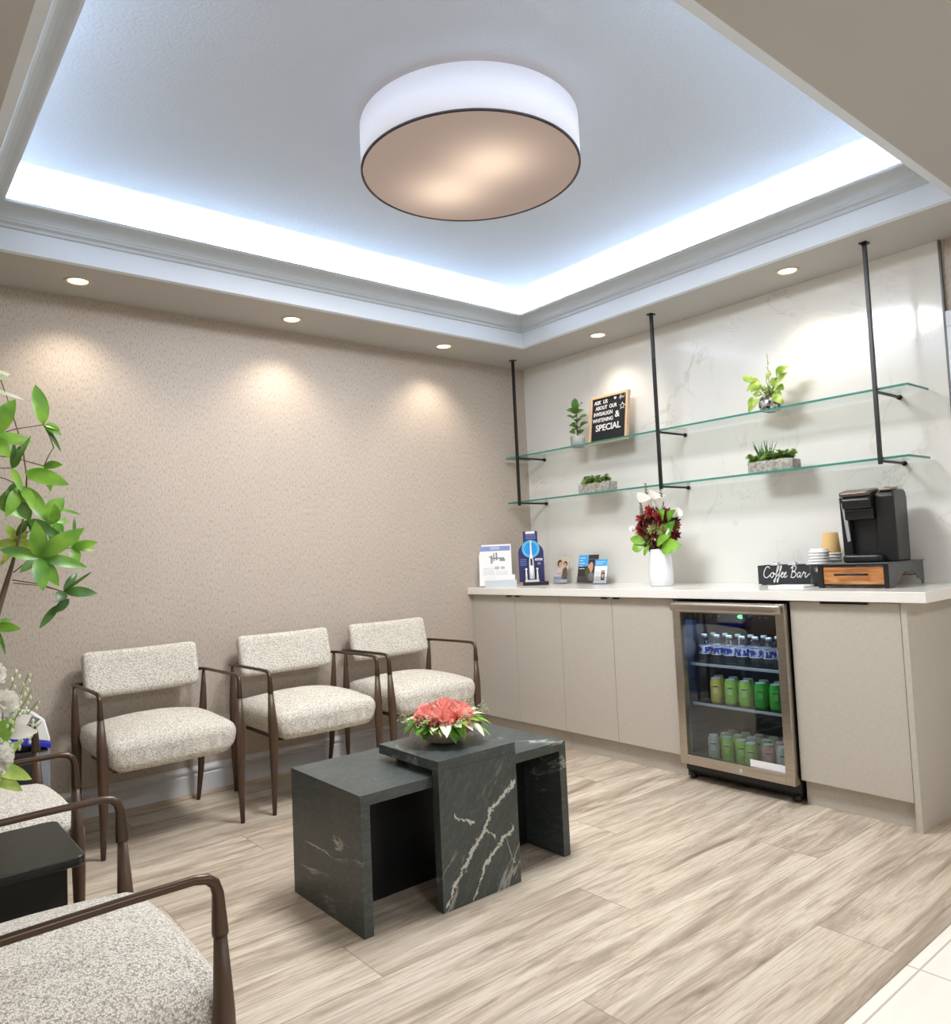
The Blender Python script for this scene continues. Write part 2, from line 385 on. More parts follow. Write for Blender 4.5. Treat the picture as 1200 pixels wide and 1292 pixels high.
# ------------------------------------------------------------------ room shell
HS = 2.422; WX, WY = -.42, -.44; EX, DY = -3.35, -2.87; XL, YB = -3.95, -6.3; TZ = 2.79
struct('floor', nb((XL, 0, -2.925, 0, -.02, 0)), 'floor')
struct('trim_1', nb((XL, .0, -2.968, -2.925, -.02, .003)), 'strip')
struct('floor_tile', nb((XL, .6, YB, -2.968, -.02, 0)), 'tile')
struct('wall_back', nb((XL, .02, 0, .05, 0, 2.9)), 'wallpaper')
struct('wall_right', nb((.012, .06, YB, 0.0, 0, 2.9)), 'wallpaper')
struct('wall_right_marble', nb((0, .0119, -2.674, 0, 0, 2.6)), 'marble_wall')
struct('trim_2', nb((-.006, .0118, -2.682, -2.6742, 0, HS)), 'gunmetal')
struct('trim_3', nb((-.012, .0118, -3.6, -2.684, 2.03, 2.1), (-.012, .0118, -2.75, -2.684, .93, 2.03)), 'trim', bev=.004)
struct('wall_left', nb((XL - .05, XL, YB, 0, 0, 2.9)), 'wallpaper')
struct('wall_front', nb((XL, .06, YB - .05, YB, 0, 2.9)), 'soffit')
def ringface(bm, x0, x1, y0, y1, X0, X1, Y0, Y1, z):
    box(bm, X0, X1, y1, Y1, z, z + .02); box(bm, X0, X1, Y0, y0, z, z + .02)
    box(bm, X0, x0, y0, y1, z, z + .02); box(bm, x1, X1, y0, y1, z, z + .02)
bm = bmesh.new(); ringface(bm, EX - .03, WX + .03, DY - .03, WY + .03, XL, .012, YB, 0, HS)
struct('ceiling_soffit', bm, 'soffit')
def rect_sweep(prof, closed=False, cap=None):
    """prof: (inward offset, z) rings round the tray opening"""
    bm = bmesh.new(); rings = []
    for o, z in prof:
        rings.append([bm.verts.new(p) for p in ((EX + o, DY + o, z), (WX - o, DY + o, z), (WX - o, WY - o, z), (EX + o, WY - o, z))])
    pr = list(zip(rings, rings[1:]))
    if closed: pr.append((rings[-1], rings[0]))
    for a, b in pr:
        for k in range(4): bm.faces.new((a[k], a[(k + 1) % 4], b[(k + 1) % 4], b[k]))
    if cap: bm.faces.new(rings[-1])
    return bm
struct('trim_4', rect_sweep([(0, HS), (0, 2.6), (-.03, 2.6), (-.03, HS)], True), 'trim')
cr = [(0, 2.512), (.010, 2.512), (.012, 2.516), (.012, 2.524), (.018, 2.528), (.026, 2.530), (.028, 2.534), (.028, 2.538), (.032, 2.541)]
cr += [(.032 + .062 * (1 - math.cos(a)), 2.541 + .032 * math.sin(a)) for a in [R(x) for x in (15, 30, 45, 60, 75, 90)]]
cr += [(.10, 2.574), (.108, 2.577), (.110, 2.582), (.110, 2.588), (0, 2.588)]
struct('trim_5', rect_sweep(cr, True), 'crown')
ce = [(-.03, 2.5), (-.24, 2.5), (-.24, 2.60)] + [(-.24 + .70 * (1 - math.cos(a)), 2.60 + .19 * math.sin(a)) for a in [R(x) for x in range(5, 91, 5)]]
o = struct('ceiling', rect_sweep(ce, False, True), 'ceil')
for p in o.data.polygons: p.use_smooth = True
# baseboard with a moulded top, and the wooden quarter round
def prof_x(prof, x0, x1):
    bm = bmesh.new(); a = [bm.verts.new((x0, y, z)) for y, z in prof]; b = [bm.verts.new((x1, y, z)) for y, z in prof]
    for k in range(len(prof)): bm.faces.new((a[k], a[(k + 1) % len(prof)], b[(k + 1) % len(prof)], b[k]))
    bm.faces.new(a); bm.faces.new(b[::-1]); return bm
struct('baseboard_back', prof_x([(0, 0), (-.016, 0), (-.016, .102), (-.011, .108), (-.011, .114), (-.018, .12), (-.018, .13), (-.008, .138), (-.004, .146), (0, .146)], XL, -.58), 'base')
struct('trim_6', prof_x([(-.016, 0), (-.034, 0), (-.032, .009), (-.026, .015), (-.016, .018)], XL, -.58), 'roundtrim')

# ------------------------------------------------------------------ ceiling lamp and downlights
lx, ly, lz, lr, lh = -1.852, -1.698, 2.6, .42, .172
t = thing('ceiling_lamp', 'large round white drum lamp hanging flush under the tray ceiling', 'lamp', (lx, ly, lz))
bm = bmesh.new(); lathe(bm, [(lr - .004, .004), (lr, .004), (lr, lh - .004), (lr - .004, lh - .004), (lr - .004, .004)], lx, ly, lz, 96); obj('lamp_shade', bm, 'shade', t)
BL1, BL2 = (.015, -.113), (.015, .175)
def diff_mat():
    t = NT('lamp_diffuser'); tc = t.n('TexCoord')
    sp = t.n('SeparateXYZ'); t.l(tc.outputs['Object'], sp.inputs[0])
    def blob(px, py):
        dx = t.math('SUBTRACT', sp.outputs[0], px); dy = t.math('SUBTRACT', sp.outputs[1], py)
        d2 = t.math('ADD', t.math('MULTIPLY', dx, dx), t.math('MULTIPLY', dy, dy))
        return t.math('POWER', 2.718, t.math('MULTIPLY', d2, -38.0))
    s = t.math('ADD', blob(BL1[0], BL1[1]), blob(BL2[0], BL2[1]))
    e = t.n('Emission'); t.l(t.mix(s, srgb(196, 172, 158), srgb(255, 226, 200)), e.inputs[0])
    t.l(t.math('ADD', .62, t.math('MULTIPLY', s, .35)), e.inputs[1]); t.l(e.outputs[0], t.out.inputs[0]); return t.m
bm = bmesh.new(); lathe(bm, [(0.001, .001), (lr - .008, .001), (lr - .008, .006), (.001, .006)], lx, ly, lz, 96); obj('diffuser', bm, diff_mat(), t)
bm = bmesh.new(); lathe(bm, [(lr - .007, -.001), (lr + .0015, -.001), (lr + .0015, .005), (lr - .007, .005), (lr - .007, -.001)], lx, ly, lz, 96); obj('rim', bm, 'darkcar', t)
bm = bmesh.new(); lathe(bm, [(.1, lh - .03), (.1, TZ - lz)], lx, ly, lz, 32, True); obj('mount', bm, 'white', t)

def downlight(x, y, label):
    t = thing('recessed_downlight', label, 'downlight', (x, y, HS), group='recessed downlights in the soffit')
    bm = bmesh.new(); lathe(bm, [(.040, .002), (.044, -.003), (.056, -.004), (.058, 0), (.058, .001)], x, y, HS, 40); obj('trim_ring', bm, C('brassring', 196, 186, 160, .3), t)
    bm = bmesh.new(); lathe(bm, [(.001, -.001), (.041, -.001), (.041, .0015), (.001, .0015)], x, y, HS, 40); obj('lens', bm, M.setdefault('glow', glowmat('glow', (1, .86, .6), 3.2)), t)
    l = bpy.data.lights.new('downlight_spot', 'SPOT'); l.energy = 14 if x < -.5 else 9; l.color = (1, .86, .70); l.spot_size = R(118); l.spot_blend = .8; l.shadow_soft_size = .035
    o = bpy.data.objects.new('downlight_spot', l); COL.objects.link(o); o.location = (x, y, HS - .02)
    return t
for x, y, s in ((-2.92, -.225, 'recessed round downlight near the left end of the soffit over the beige wall'), (-1.888, -.215, 'recessed round downlight in the middle of the soffit over the beige wall'),
                (-.87, -.21, 'recessed round downlight over the beige wall nearest the room corner'), (-.205, -.88, 'recessed round downlight over the marble wall nearest the room corner'),
                (-.228, -2.10, 'recessed round downlight over the marble wall between the two right poles')):
    downlight(x, y, s)
def area(name, loc, rot, sx, sy, e, col=(1, 1, 1), spread=None):
    l = bpy.data.lights.new(name, 'AREA'); l.shape = 'RECTANGLE'; l.size = sx; l.size_y = sy; l.energy = e; l.color = col
    if spread: l.spread = spread
    o = bpy.data.objects.new(name, l); COL.objects.link(o); o.location = loc; o.rotation_euler = rot; return o
COOL = (.86, .94, 1.0); LE = 56
# led strips lying in the cove behind the crown
mx, my = (EX + WX) / 2, (DY + WY) / 2
area('cove_led', (mx, WY + .07, 2.53), (R(180 - 18), 0, 0), WX - EX + .1, .03, LE, COOL)
area('cove_led', (mx, DY - .07, 2.53), (R(180 + 18), 0, 0), WX - EX + .1, .03, LE, COOL)
area('cove_led', (WX + .07, my, 2.53), (0, R(180 + 18), 0), .03, WY - DY + .1, LE * .85, COOL)
area('cove_led', (EX - .07, my, 2.53), (0, R(180 - 18), 0), .03, WY - DY + .1, LE * .85, COOL)
area('lamp_light', (lx, ly, lz - .01), (0, 0, 0), .7, .7, 58, (.97, .985, 1)).data.shape = 'DISK'
area('lamp_glow', (lx, ly, lz + .12), (R(180), 0, 0), .5, .5, 1.0, (1, .9, .8)).data.shape = 'DISK'
for i, x in enumerate((-3.0, -1.0)):  # added fill panels with area lights, unseen behind the camera, to brighten the room
    t = thing('added_fill_panel', 'added square fill light panel, unseen behind the camera', 'ceiling light', (x, -4.9, HS), group='added hall fill panels')
    obj('frame', nb((x - .3, x + .3, -5.2, -4.6, HS - .012, HS)), 'white', t); obj('panel', nb((x - .28, x + .28, -5.18, -4.62, HS - .014, HS - .0121)), glowmat('fill_panel_glow', (1, .96, .9), 3), t)
    area('hall_fill_light', (x, -4.9, HS - .03), (0, 0, 0), .56, .56, 24, (.94, .97, 1))
w = bpy.data.worlds.new('world'); w.use_nodes = True; w.node_tree.nodes['Background'].inputs[0].default_value = (.9, .93, 1, 1); w.node_tree.nodes['Background'].inputs[1].default_value = .3; scene.world = w

# ------------------------------------------------------------------ cabinets, counter, fridge
DF, DK = -.565, -.524; CT, HC = .873, .915; ZB = .108
def door(t, ya, yb, name='door'):
    return obj(name, nb((DF, DF + .019, yb + .0015, ya - .0015, ZB, CT - .006)), 'lam', t, bev=.0008)
def tab(parent, y, w=.03, ln=None):
    obj('handle', nb((DF - .012, DF + .01, y - w, y + w, CT - .0055, CT - .003), (DF - .012, DF - .010, y - w, y + w, CT - .012, CT - .003)), 'blackmetal', parent)
def cabinet(label, ya, yb, doors, tabs, filler=None, endpanel=False):
    t = thing('base_cabinet', label, 'cabinet', (DF, (ya + yb) / 2, 0))
    y0, y1 = ya, yb
    obj('carcass', nb((DF + .02, -.002, y1 + .001, y0 - .001, .1, CT - .001)), 'lam', t)
    obj('toe_kick', nb((DK, DK + .015, y1 + .001, y0 - .001, 0, .0999)), 'lam', t)
    if filler: obj('filler', nb((DF, DF + .019, filler[1], filler[0], ZB, CT - .004)), 'lam', t)
    for (a, b), tb in zip(doors, tabs):
        d = door(t, a, b)
        tab(d, tb[0], tb[1])
    if endpanel: obj('end_panel', nb((DF - .004, -.002, -2.652, -2.63, 0, CT - .001)), 'lam', t)
    return t
cabinet('greige two-door base cabinet beside the beige wall', -.0005, -.799, [(-.018, -.415), (-.415, -.799)], [(-.375, .022), (-.450, .022)], filler=(-.001, -.0175))
cabinet('greige two-door base cabinet directly left of the drinks fridge', -.799, -1.578, [(-.799, -1.181), (-1.181, -1.577)], [(-1.140, .022), (-1.222, .022)])
cabinet('greige single-door base cabinet right of the drinks fridge at the counter end', -2.178, -2.63, [(-2.178, -2.628)], [(-2.415, .097)], endpanel=True)
tag(obj('countertop', nb((-.6, -.0005, -2.735, -.0005, CT, HC)), 'quartz', bev=.002), 'long white polished quartz worktop over the greige cabinets', 'countertop')

F0, F1 = -1.582, -2.172; yc = (F0 + F1) / 2
t = thing('beverage_fridge', 'undercounter drinks fridge with stainless framed glass door', 'fridge', (-.3, yc, 0))
bm = nb((-.545, -.03, F1 + .004, F1 + .03, .04, .86), (-.545, -.03, F0 - .03, F0 - .004, .04, .86), (-.545, -.03, F1 + .03, F0 - .03, .835, .86), (-.545, -.03, F1 + .03, F0 - .03, .04, .085), (-.06, -.03, F1 + .03, F0 - .03, .085, .835))
obj('body', bm, 'black', t)
obj('liner', nb((-.545, -.06, F0 - .034, F0 - .0302, .086, .834), (-.545, -.06, F1 + .0302, F1 + .034, .086, .834), (-.064, -.0602, F1 + .034, F0 - .034, .086, .834), (-.54, -.064, F1 + .034, F0 - .034, .083, .0855)), 'navy', t)
obj('kick_plate', nb((-.535, -.52, F1 + .01, F0 - .01, .025, .0395)), 'blackmatte', t)
for y in (F0 - .03, F1 + .03):
    bm = bmesh.new(); lathe(bm, [(.012, 0), (.016, .006), (.016, .026), (.009, .028), (.009, .04)], -.53, y, 0, 16, True); obj('foot', bm, 'black', t)
    bm = bmesh.new(); lathe(bm, [(.012, 0), (.016, .006), (.016, .026), (.009, .028), (.009, .04)], -.1, y, 0, 16, True); obj('foot', bm, 'black', t)
da, db, dz0, dz1 = F0 - .012, F1 + .001, .084, .858
fw = .042
d = obj('door', nb((-.602, -.56, da - fw, da, dz0, dz1), (-.602, -.56, db, db + fw, dz0, dz1), (-.602, -.56, db + fw, da - fw, dz1 - .05, dz1), (-.602, -.56, db + fw, da - fw, dz0, dz0 + .045)), 'steel', t, bev=.002)
obj('gasket', nb((-.5599, -.546, da - .03, da - .004, dz0 + .01, dz1), (-.5599, -.546, db + .004, db + .03, dz0 + .01, dz1), (-.5599, -.546, db + .03, da - .03, dz1 - .03, dz1), (-.5599, -.546, db + .03, da - .03, dz0 + .01, dz0 + .03)), 'black', d)
obj('glass_pane', nb((-.590, -.584, db + fw, da - fw, dz0 + .045, dz1 - .05)), 'fglass', d)
bm = bmesh.new(); rbox(bm, .03, da - db - .01, .044, .014, 8, m=Matrix.Translation((-.618, (da + db) / 2, dz1 - .024))); obj('handle', bm, 'steel', d)
bm = bmesh.new(); tube(bm, [(-.606, yc - .04, .105), (-.601, yc - .04, .105)], .008, 16); obj('lock', bm, 'aluminium', d)
bm = nb((-.5915, -.5905, db + fw + .002, db + fw + .17, dz0 + .046, dz0 + .078)); stk = obj('sticker', bm, 'paper', d)
bm = text_bm('KEEP REFRIGERATED', .012, plane_m((-.592, db + fw + .086, dz0 + .062), (0, -1, 0), (0, 0, 1)), .0002); obj('lettering', bm, 'grey', stk) if False else bm.free()
cp = obj('control_panel', nb((-.55, -.52, F1 + .036, F0 - .036, .768, .833)), 'black', t)
bm = text_bm('48', .026, plane_m((-.5512, yc - .05, .790), (0, -1, 0), (0, 0, 1))); obj('display_digits', bm, glowmat('green_led', (.15, 1, .3), 4), cp)
for k in (-.16, -.13, .03 + .05, .04 + .08):
    bm = bmesh.new(); box(bm, -.5515, -.5505, yc + k - .004 - .02, yc + k + .004 - .02, .788, .792); obj('touch_mark', bm, 'aluminium', cp)
FS = [.085, .362, .553]
for z in FS[1:]:
    bm = nb((-.50, -.07, F1 + .034, F0 - .034, z - .006, z - .001)); s = obj('shelf', bm, 'glass', t)
    obj('shelf_trim', nb((-.506, -.4995, F1 + .034, F0 - .034, z - .012, z)), 'aluminium', s)
# bottles
def bottle_proto(x, y, z, lab, lm):
    t = thing('water_bottle', lab, 'bottle', (x, y, z), group='small water bottles on the top fridge shelf')
    bm = bmesh.new(); lathe(bm, [(.004, 0), (.028, .001), (.029, .01), (.027, .03), (.029, .04), (.029, .085), (.026, .098), (.013, .118), (.012, .124)], seg=18); obj('bottle_body', bm, 'clear', t, world=False)
    bm = bmesh.new(); lathe(bm, [(.0295, .044), (.0296, .05), (.0296, .08), (.0295, .084)], seg=18); obj('label_band', bm, lm, t, world=False)
    bm = bmesh.new(); lathe(bm, [(.0299, .052), (.0299, .062)], seg=18); obj('label_stripe', bm, 'white', t, world=False) if False else bm.free()
    bm = bmesh.new(); lathe(bm, [(.001, .138), (.013, .138), (.014, .136), (.014, .124), (.001, .124)], seg=18); obj('cap', bm, C('capgrey', 176, 186, 196), t, world=False)
    return t
def label_band():
    t = NT('bottle_label'); tc = t.n('TexCoord'); sp = t.n('SeparateXYZ'); t.l(tc.outputs['Object'], sp.inputs[0])
    z = sp.outputs[2]; edge = t.math('GREATER_THAN', t.math('ABSOLUTE', t.math('SUBTRACT', z, .064)), .0155)
    v = t.noise(t.coord((60, 60, 30)), 1, 1); c = t.mix(t.ramp(v, [(.5, (0, 0, 0)), (.53, (1, 1, 1))]), srgb(40, 58, 160), srgb(215, 222, 240))
    t.bsdf(t.mix(edge, c, srgb(235, 238, 245)), .4); return t.m
M['band'] = label_band()
by = [-1.672 - .068 * i for i in range(7)]
b0 = None
for row, x in ((0, -.462), (1, -.395)):
    for i, y in enumerate(by):
        y -= .006 if row else 0
        lab = f"blue-labelled water bottle, {ORD[i]} from left in the {'front' if row == 0 else 'back'} row, top fridge shelf"
        if i == 6: lab = lab.replace('seventh from left', 'rightmost')
        if i == 0: lab = lab.replace('leftmost from left', 'leftmost')
        if row and i > 5: continue
        pass
        if b0 is None: b0 = bottle_proto(x, y, FS[2], lab, 'band')
        else: dup(b0, (x, y, FS[2]), random.random() * 6, lab)
CANP = {}
def can(x, y, z, mat, lab, grp):
    if mat not in CANP:
        t = thing('drink_can', lab, 'can', (x, y, z), group=grp)
        bm = bmesh.new(); lathe(bm, [(.003, 0), (.021, 0), (.027, .009), (.0275, .012), (.0275, .103), (.0215, .116), (.0215, .1165)], seg=20); obj('can_body', bm, mat, t, world=False)
        bm = bmesh.new(); lathe(bm, [(.001, .1172), (.019, .1172), (.0215, .1198), (.0225, .1185), (.0215, .1165)], seg=20); ld = obj('lid', bm, 'aluminium', t, world=False)
        a = nb((-.013, .013, -.0282, -.0278, .088, .094)); box(a, -.011, .011, -.0285, -.0278, .05, .0895); obj('print', a, C(mat + '_print', *{'can_yellow': (236, 224, 150), 'can_lime': (196, 226, 136), 'can_green': (120, 206, 96), 'can_pink': (226, 178, 176), 'can_silver': (206, 212, 204)}[mat]), t, world=False); obj('logo_bar', nb((-.0115, .0115, -.0291, -.0286, .080, .086)), 'gunmetal', t, world=False)
        CANP[mat] = t; t.rotation_euler = (0, 0, R(-90 + 25)); return t
    return dup(CANP[mat], (x, y, z), R(-90 + 25), lab, grp)
g = 'drink cans on the middle fridge shelf'
for i, (y, m, n) in enumerate([(-1.722, 'can_yellow', 'yellow'), (-1.80, 'can_lime', 'lime green'), (-1.875, 'can_lime', 'lime green'), (-1.955, 'can_green', 'bright green'), (-2.03, 'can_green', 'bright green')]):
    can(-.462, y, FS[1], m, f'{n} drink can, {["leftmost", "second from left", "middle one", "fourth from left", "rightmost"][i]} of the front row on the middle fridge shelf', g)
for i, (y, m, n) in enumerate([(-1.695, 'can_yellow', 'yellow'), (-1.775, 'can_lime', 'lime green'), (-1.853, 'can_green', 'bright green'), (-1.935, 'can_green', 'bright green'), (-2.01, 'can_lime', 'lime green')]):
    can(-.395, y, FS[1], m, f'{n} drink can, {["leftmost", "second from left", "middle one", "fourth from left", "rightmost"][i]} of the back row on the middle fridge shelf', g)
g = 'drink cans on the fridge floor'
for i, (y, m, n) in enumerate([(-1.690, 'can_silver', 'pale green silver'), (-1.765, 'can_lime', 'lime green'), (-1.840, 'can_lime', 'lime green'), (-1.905, 'can_lime', 'lime green'), (-1.975, 'can_pink', 'pink'), (-2.045, 'can_silver', 'silver')]):
    can(-.462 - (.03 if i == 3 else 0), y, FS[0] + .0006, m, f'{n} drink can, {["leftmost", "second from left", "third from left", "fourth from left", "fifth from left", "rightmost"][i]} of the front row on the fridge floor', g)
for r_, x in ((0, -.398), (1, -.335)):
    for i, (y, m, n) in enumerate([(-1.715, 'can_lime', 'lime green'), (-1.785, 'can_lime', 'lime green'), (-1.855, 'can_silver', 'silver'), (-1.93, 'can_green', 'bright green'), (-2.0, 'can_pink', 'pink')]):
        can(x, y, FS[0] + .0006, m, f'{n} drink can, {["leftmost", "second from left", "middle one", "fourth from left", "rightmost"][i]} of the {["second", "third"][r_]} row on the fridge floor', g)
area('fridge_light', (-.5, yc, .79), (0, R(18), 0), .02, .4, 1.7, (.9, .96, 1))

# ------------------------------------------------------------------ glass shelves and poles
SU, SL = 1.775, 1.472
def shelf(z, y1, lab):
    t = thing('glass_shelf', lab, 'shelf', (-.14, (y1 - .045) / 2, z), group='long glass shelves')
    obj('glass_plate', nb((-.2485, -.0190, y1 + .0015, -.0475, z - .010, z)), 'glass', t)
    obj('polished_edge', nb((-.25, -.2486, y1, -.046, z - .010, z), (-.2486, -.0204, y1, y1 + .0014, z - .010, z), (-.2486, -.0204, -.0474, -.046, z - .010, z)), 'gedge', t)
shelf(SU, -2.60, 'upper long clear glass shelf with green edge along the marble wall')
shelf(SL, -2.585, 'lower long clear glass shelf with green edge along the marble wall')
for y, lab in ((-.172, 'black hanging shelf pole nearest the beige wall'), (-1.318, 'black hanging shelf pole in the middle of the glass shelves'), (-2.472, 'black hanging shelf pole at the right end of the glass shelves')):
    t = thing('shelf_pole', lab, 'shelf support', (-.26, y, SL))
    obj('pole', nb((-.268, -.252, y - .008, y + .008, SL - .03, HS - .006)), 'blackmetal', t, bev=.001)
    obj('ceiling_flange', nb((-.28, -.24, y - .016, y + .016, HS - .006, HS)), 'blackmetal', t)
    for z in (SU, SL):
        b = obj('bracket', nb((-.252, -.012, y - .005, y + .005, z - .021, z - .0105)), 'blackmetal', t)
        bm = bmesh.new(); tube(bm, [(-.014, y, z - .016), (-.0005, y, z - .016)], .011, 16); obj('wall_cap', bm, 'blackmetal', b)

# ------------------------------------------------------------------ letter board
D0 = Vector((-.115, -.712, SU)); tl = math.tan(R(8))
t = thing('letter_board', 'oak framed black felt letter board standing on the upper glass shelf', 'sign', (-.13, -.86, SU))
WB, HB = .30, .305
mt = plane_m((-.148, -.708 - WB / 2, SU), (0, -1, 0), (math.sin(R(8)), 0, math.cos(R(8))))
def loc_box(m, *b):
    bm = bmesh.new()
    for q in b: box(bm, *q)
    bm.transform(m); return bm
h = WB / 2
obj('frame', loc_box(mt, (-h, -h + .016, 0, HB, -.022, .003), (h - .016, h, 0, HB, -.022, .003), (-h + .016, h - .016, 0, .016, -.022, .003), (-h + .016, h - .016, HB - .016, HB, -.022, .003)), 'oak', t, bev=.0015)
felt = obj('felt_board', loc_box(mt, (-h + .016, h - .016, .016, HB - .016, -.012, -.004)), 'blackmatte', t)
def board_text(s, x, y, size, bold=.0006, rot=0, wx=1.0):
    return text_bm(s, size, mt @ Matrix.Translation((x, y, -.003)) @ Matrix.Diagonal((wx, 1, 1, 1)), .0008, bold)
bms = [board_text('ASK  US', -.065, .262, .034, wx=.9), board_text('ABOUT  OUR', -.022, .226, .034, wx=.82), board_text('INVISALIGN', -.045, .188, .034, wx=.85), board_text('WHITENING', -.045, .148, .034, wx=.85),
       board_text('&', .068, .168, .056, .001), board_text('SPECIAL', -.002, .098, .056, .0012, wx=.98)]
obj('lettering', merge(*bms), 'white', felt)
bm = bmesh.new()
pts = []
for k in range(10):
    a = math.pi / 2 + k * math.pi / 5; r = .021 if k % 2 == 0 else .010; pts.append((.107 + r * math.cos(a), .212 + r * math.sin(a), -.002))
tube(bm, pts + pts[:2], .0022, 6); bm.transform(mt); obj('star', bm, 'white', felt)
bm = bmesh.new()
hp = [(.048 + .010 * (16 * math.sin(a) ** 3) / 16, .272 + .010 * (13 * math.cos(a) - 5 * math.cos(2 * a) - 2 * math.cos(3 * a) - math.cos(4 * a)) / 16, -.002) for a in [k * 2 * math.pi / 24 for k in range(24)]]
poly(bm, hp); bm.transform(mt); obj('heart', bm, 'white', felt)
def stroke(m, strokes, r, unit, slant=.25):
    bm = bmesh.new()
    for s in strokes:
        P = [Vector((p[0] + p[1] * slant, p[1], 0)) * unit for p in s]; out = []
        for i in range(len(P) - 1):
            p0, p1, p2, p3 = P[max(i - 1, 0)], P[i], P[i + 1], P[min(i + 2, len(P) - 1)]
            for k in range(5):
                u = k / 5; out.append(.5 * ((2 * p1) + (p2 - p0) * u + (2 * p0 - 5 * p1 + 4 * p2 - p3) * u * u + (3 * p1 - p0 - 3 * p2 + p3) * u ** 3))
        out.append(P[-1]); tube(bm, out, r, 6)
    bm.transform(m); return bm
A_ = [[(0, 0), (.35, 1.0), (.7, 2.0), (.75, 1), (.8, 0)], [(.2, .8), (.9, .8)]]
p_ = [[(1.1, 1), (1.05, 0), (1.0, -.7)], [(1.1, .8), (1.45, 1), (1.6, .6), (1.4, .1), (1.1, .1)], [(1.9, 0), (1.95, 1.0), (2.2, .9)], [(2.5, 1), (2.5, .1), (2.8, .1)], [(3.2, 2), (3.05, 1), (3.0, .1), (3.3, .1)]]
obj('script', stroke(mt @ Matrix.Translation((.078, .262, -.002)), A_ + p_, .0011, .0125), 'white', felt)

# ------------------------------------------------------------------ plants on the shelves
def rosette(bm, c, r, n=9, up=.5, mat=0, rnd=random, w=.4, layers=3, axis=(0, 0, 1)):
    c = Vector(c); q = Vector((0, 0, 1)).rotation_difference(Vector(axis).normalized())
    for L in range(layers):
        rr = r * (1 - L * .25); el = R(15 + L * 28)
        for k in range(n - L):
            a = 2 * math.pi * k / (n - L) + L * .5 + rnd.uniform(-.1, .1)
            d = q @ Vector((math.cos(a) * math.cos(el), math.sin(a) * math.cos(el), math.sin(el) * up * 1.6))
            leaf(bm, c, c + d * rr, rr * w, q @ Vector((0, 0, 1)), .05, .35, 4, mat)
x, y = -.15, -.622
t = thing('potted_fiddle_leaf', 'small round-leafed plant in a ribbed pale grey pot left of the letter board', 'plant', (x, y, SU))
bm = bmesh.new()
lathe(bm, [(.03, 0), (.036, 0), (.042, .008), (.044, .07), (.0405, .07), (.039, .062), (.001, .062)], x, y, SU, 40)
for k, v in enumerate(bm.verts):
    if (k % 40) % 2 and (Vector((v.co.x - x, v.co.y - y)).length > .0415): v.co.x += (v.co.x - x) * .05; v.co.y += (v.co.y - y) * .05
obj('pot', bm, 'greypot', t)
bm = bmesh.new(); lathe(bm, [(.001, .0625), (.038, .0625)], x, y, SU, 20); obj('soil', bm, 'soil', t)
bs = bmesh.new(); bl = bmesh.new()
tube(bs, [(x, y, SU + .06), (x - .003, y, SU + .13), (x + .002, y - .004, SU + .24)], [.004, .003, .002], 8)
for k in range(17):
    a = k * 2.4; z = SU + .075 + .0105 * k; L = random.uniform(.045, .075)
    d = Vector((math.cos(a) * .8, math.sin(a), random.uniform(.15, .8))).normalized() * L
    b = Vector((x, y, z)); tube(bs, [b, b + d * .35], .0012, 5); leaf(bl, b + d * .3, b + d * 1.15, .052, (-.5, -.2, .8), .1, .2, 6, 0, 1)
leaf(bl, (x, y, SU + .24), (x - .01, y + .0, SU + .315), .05, (-1, -.4, .2), .1, .2, 6, 0, 1)
obj('stem', bs, 'stem', t); obj('foliage', bl, 'leafd', t)

x, y = -.14, -1.92
t = thing('potted_pothos', 'bright green pothos in a round mirrored mosaic pot on the upper glass shelf', 'plant', (x, y, SU))
bm = bmesh.new(); lathe(bm, [(.025, 0), (.045, .006), (.056, .03), (.055, .055), (.046, .075), (.043, .073), (.043, .064), (.001, .064)], x, y, SU, 32); obj('pot', bm, 'mosaic', t)
bm = bmesh.new(); lathe(bm, [(.001, .0645), (.042, .0645)], x, y, SU, 20); obj('soil', bm, 'soil', t)
bs, bl = bmesh.new(), bmesh.new()
random.seed(12)
for (dy, dz, L, w) in [(-.10, .205, .075, .04), (-.085, .16, .08, .042), (.09, .19, .07, .04), (.10, .09, .06, .036), (.115, .06, .065, .04), (-.02, .15, .06, .045), (.03, .13, .07, .045), (-.055, .075, .06, .04), (-.085, .06, .055, .035), (.05, .065, .065, .042), (.0, .19, .05, .035), (-.03, .11, .065, .045)]:
    b = Vector((x, y, SU + .065)); e = Vector((x + random.uniform(-.05, .02), y + dy * .62, SU + dz * .75 + .02))
    tube(bs, [b, (b + e) / 2 + Vector((0, 0, .02)), e], .0015, 5)
    s = 1 if dy > 0 else -1
    leaf(bl, e, e + Vector((random.uniform(-.02, .01), s * L * .75, L * (.45 if dz > .12 else -.75))), w, (-1, 0, .5), .12, .2, 6)
for k in range(26):
    z = SU + .1 + k * .007; a = k * 2.4; leaf(bl, (x, y, z), (x + .02 * math.cos(a), y + .02 * math.sin(a), z + .012), .005, (0, 0, 1), 0, 0, 2)
for k in range(14):
    a = k * 2.4; e = Vector((x - .02 + .03 * math.cos(a), y + .05 * math.sin(a), SU + random.uniform(.09, .17))); tube(bs, [(x, y, SU + .065), e], .0013, 5)
    leaf(bl, e, e + Vector((-.02, math.sin(a) * .05, random.uniform(-.03, .045))), .042, (-1, 0, .6), .12, .2, 6)
tube(bs, [(x, y, SU + .06), (x, y, SU + .3)], .0012, 5)
obj('stem', bs, 'gstem', t); obj('foliage', bl, 'leafl', t)

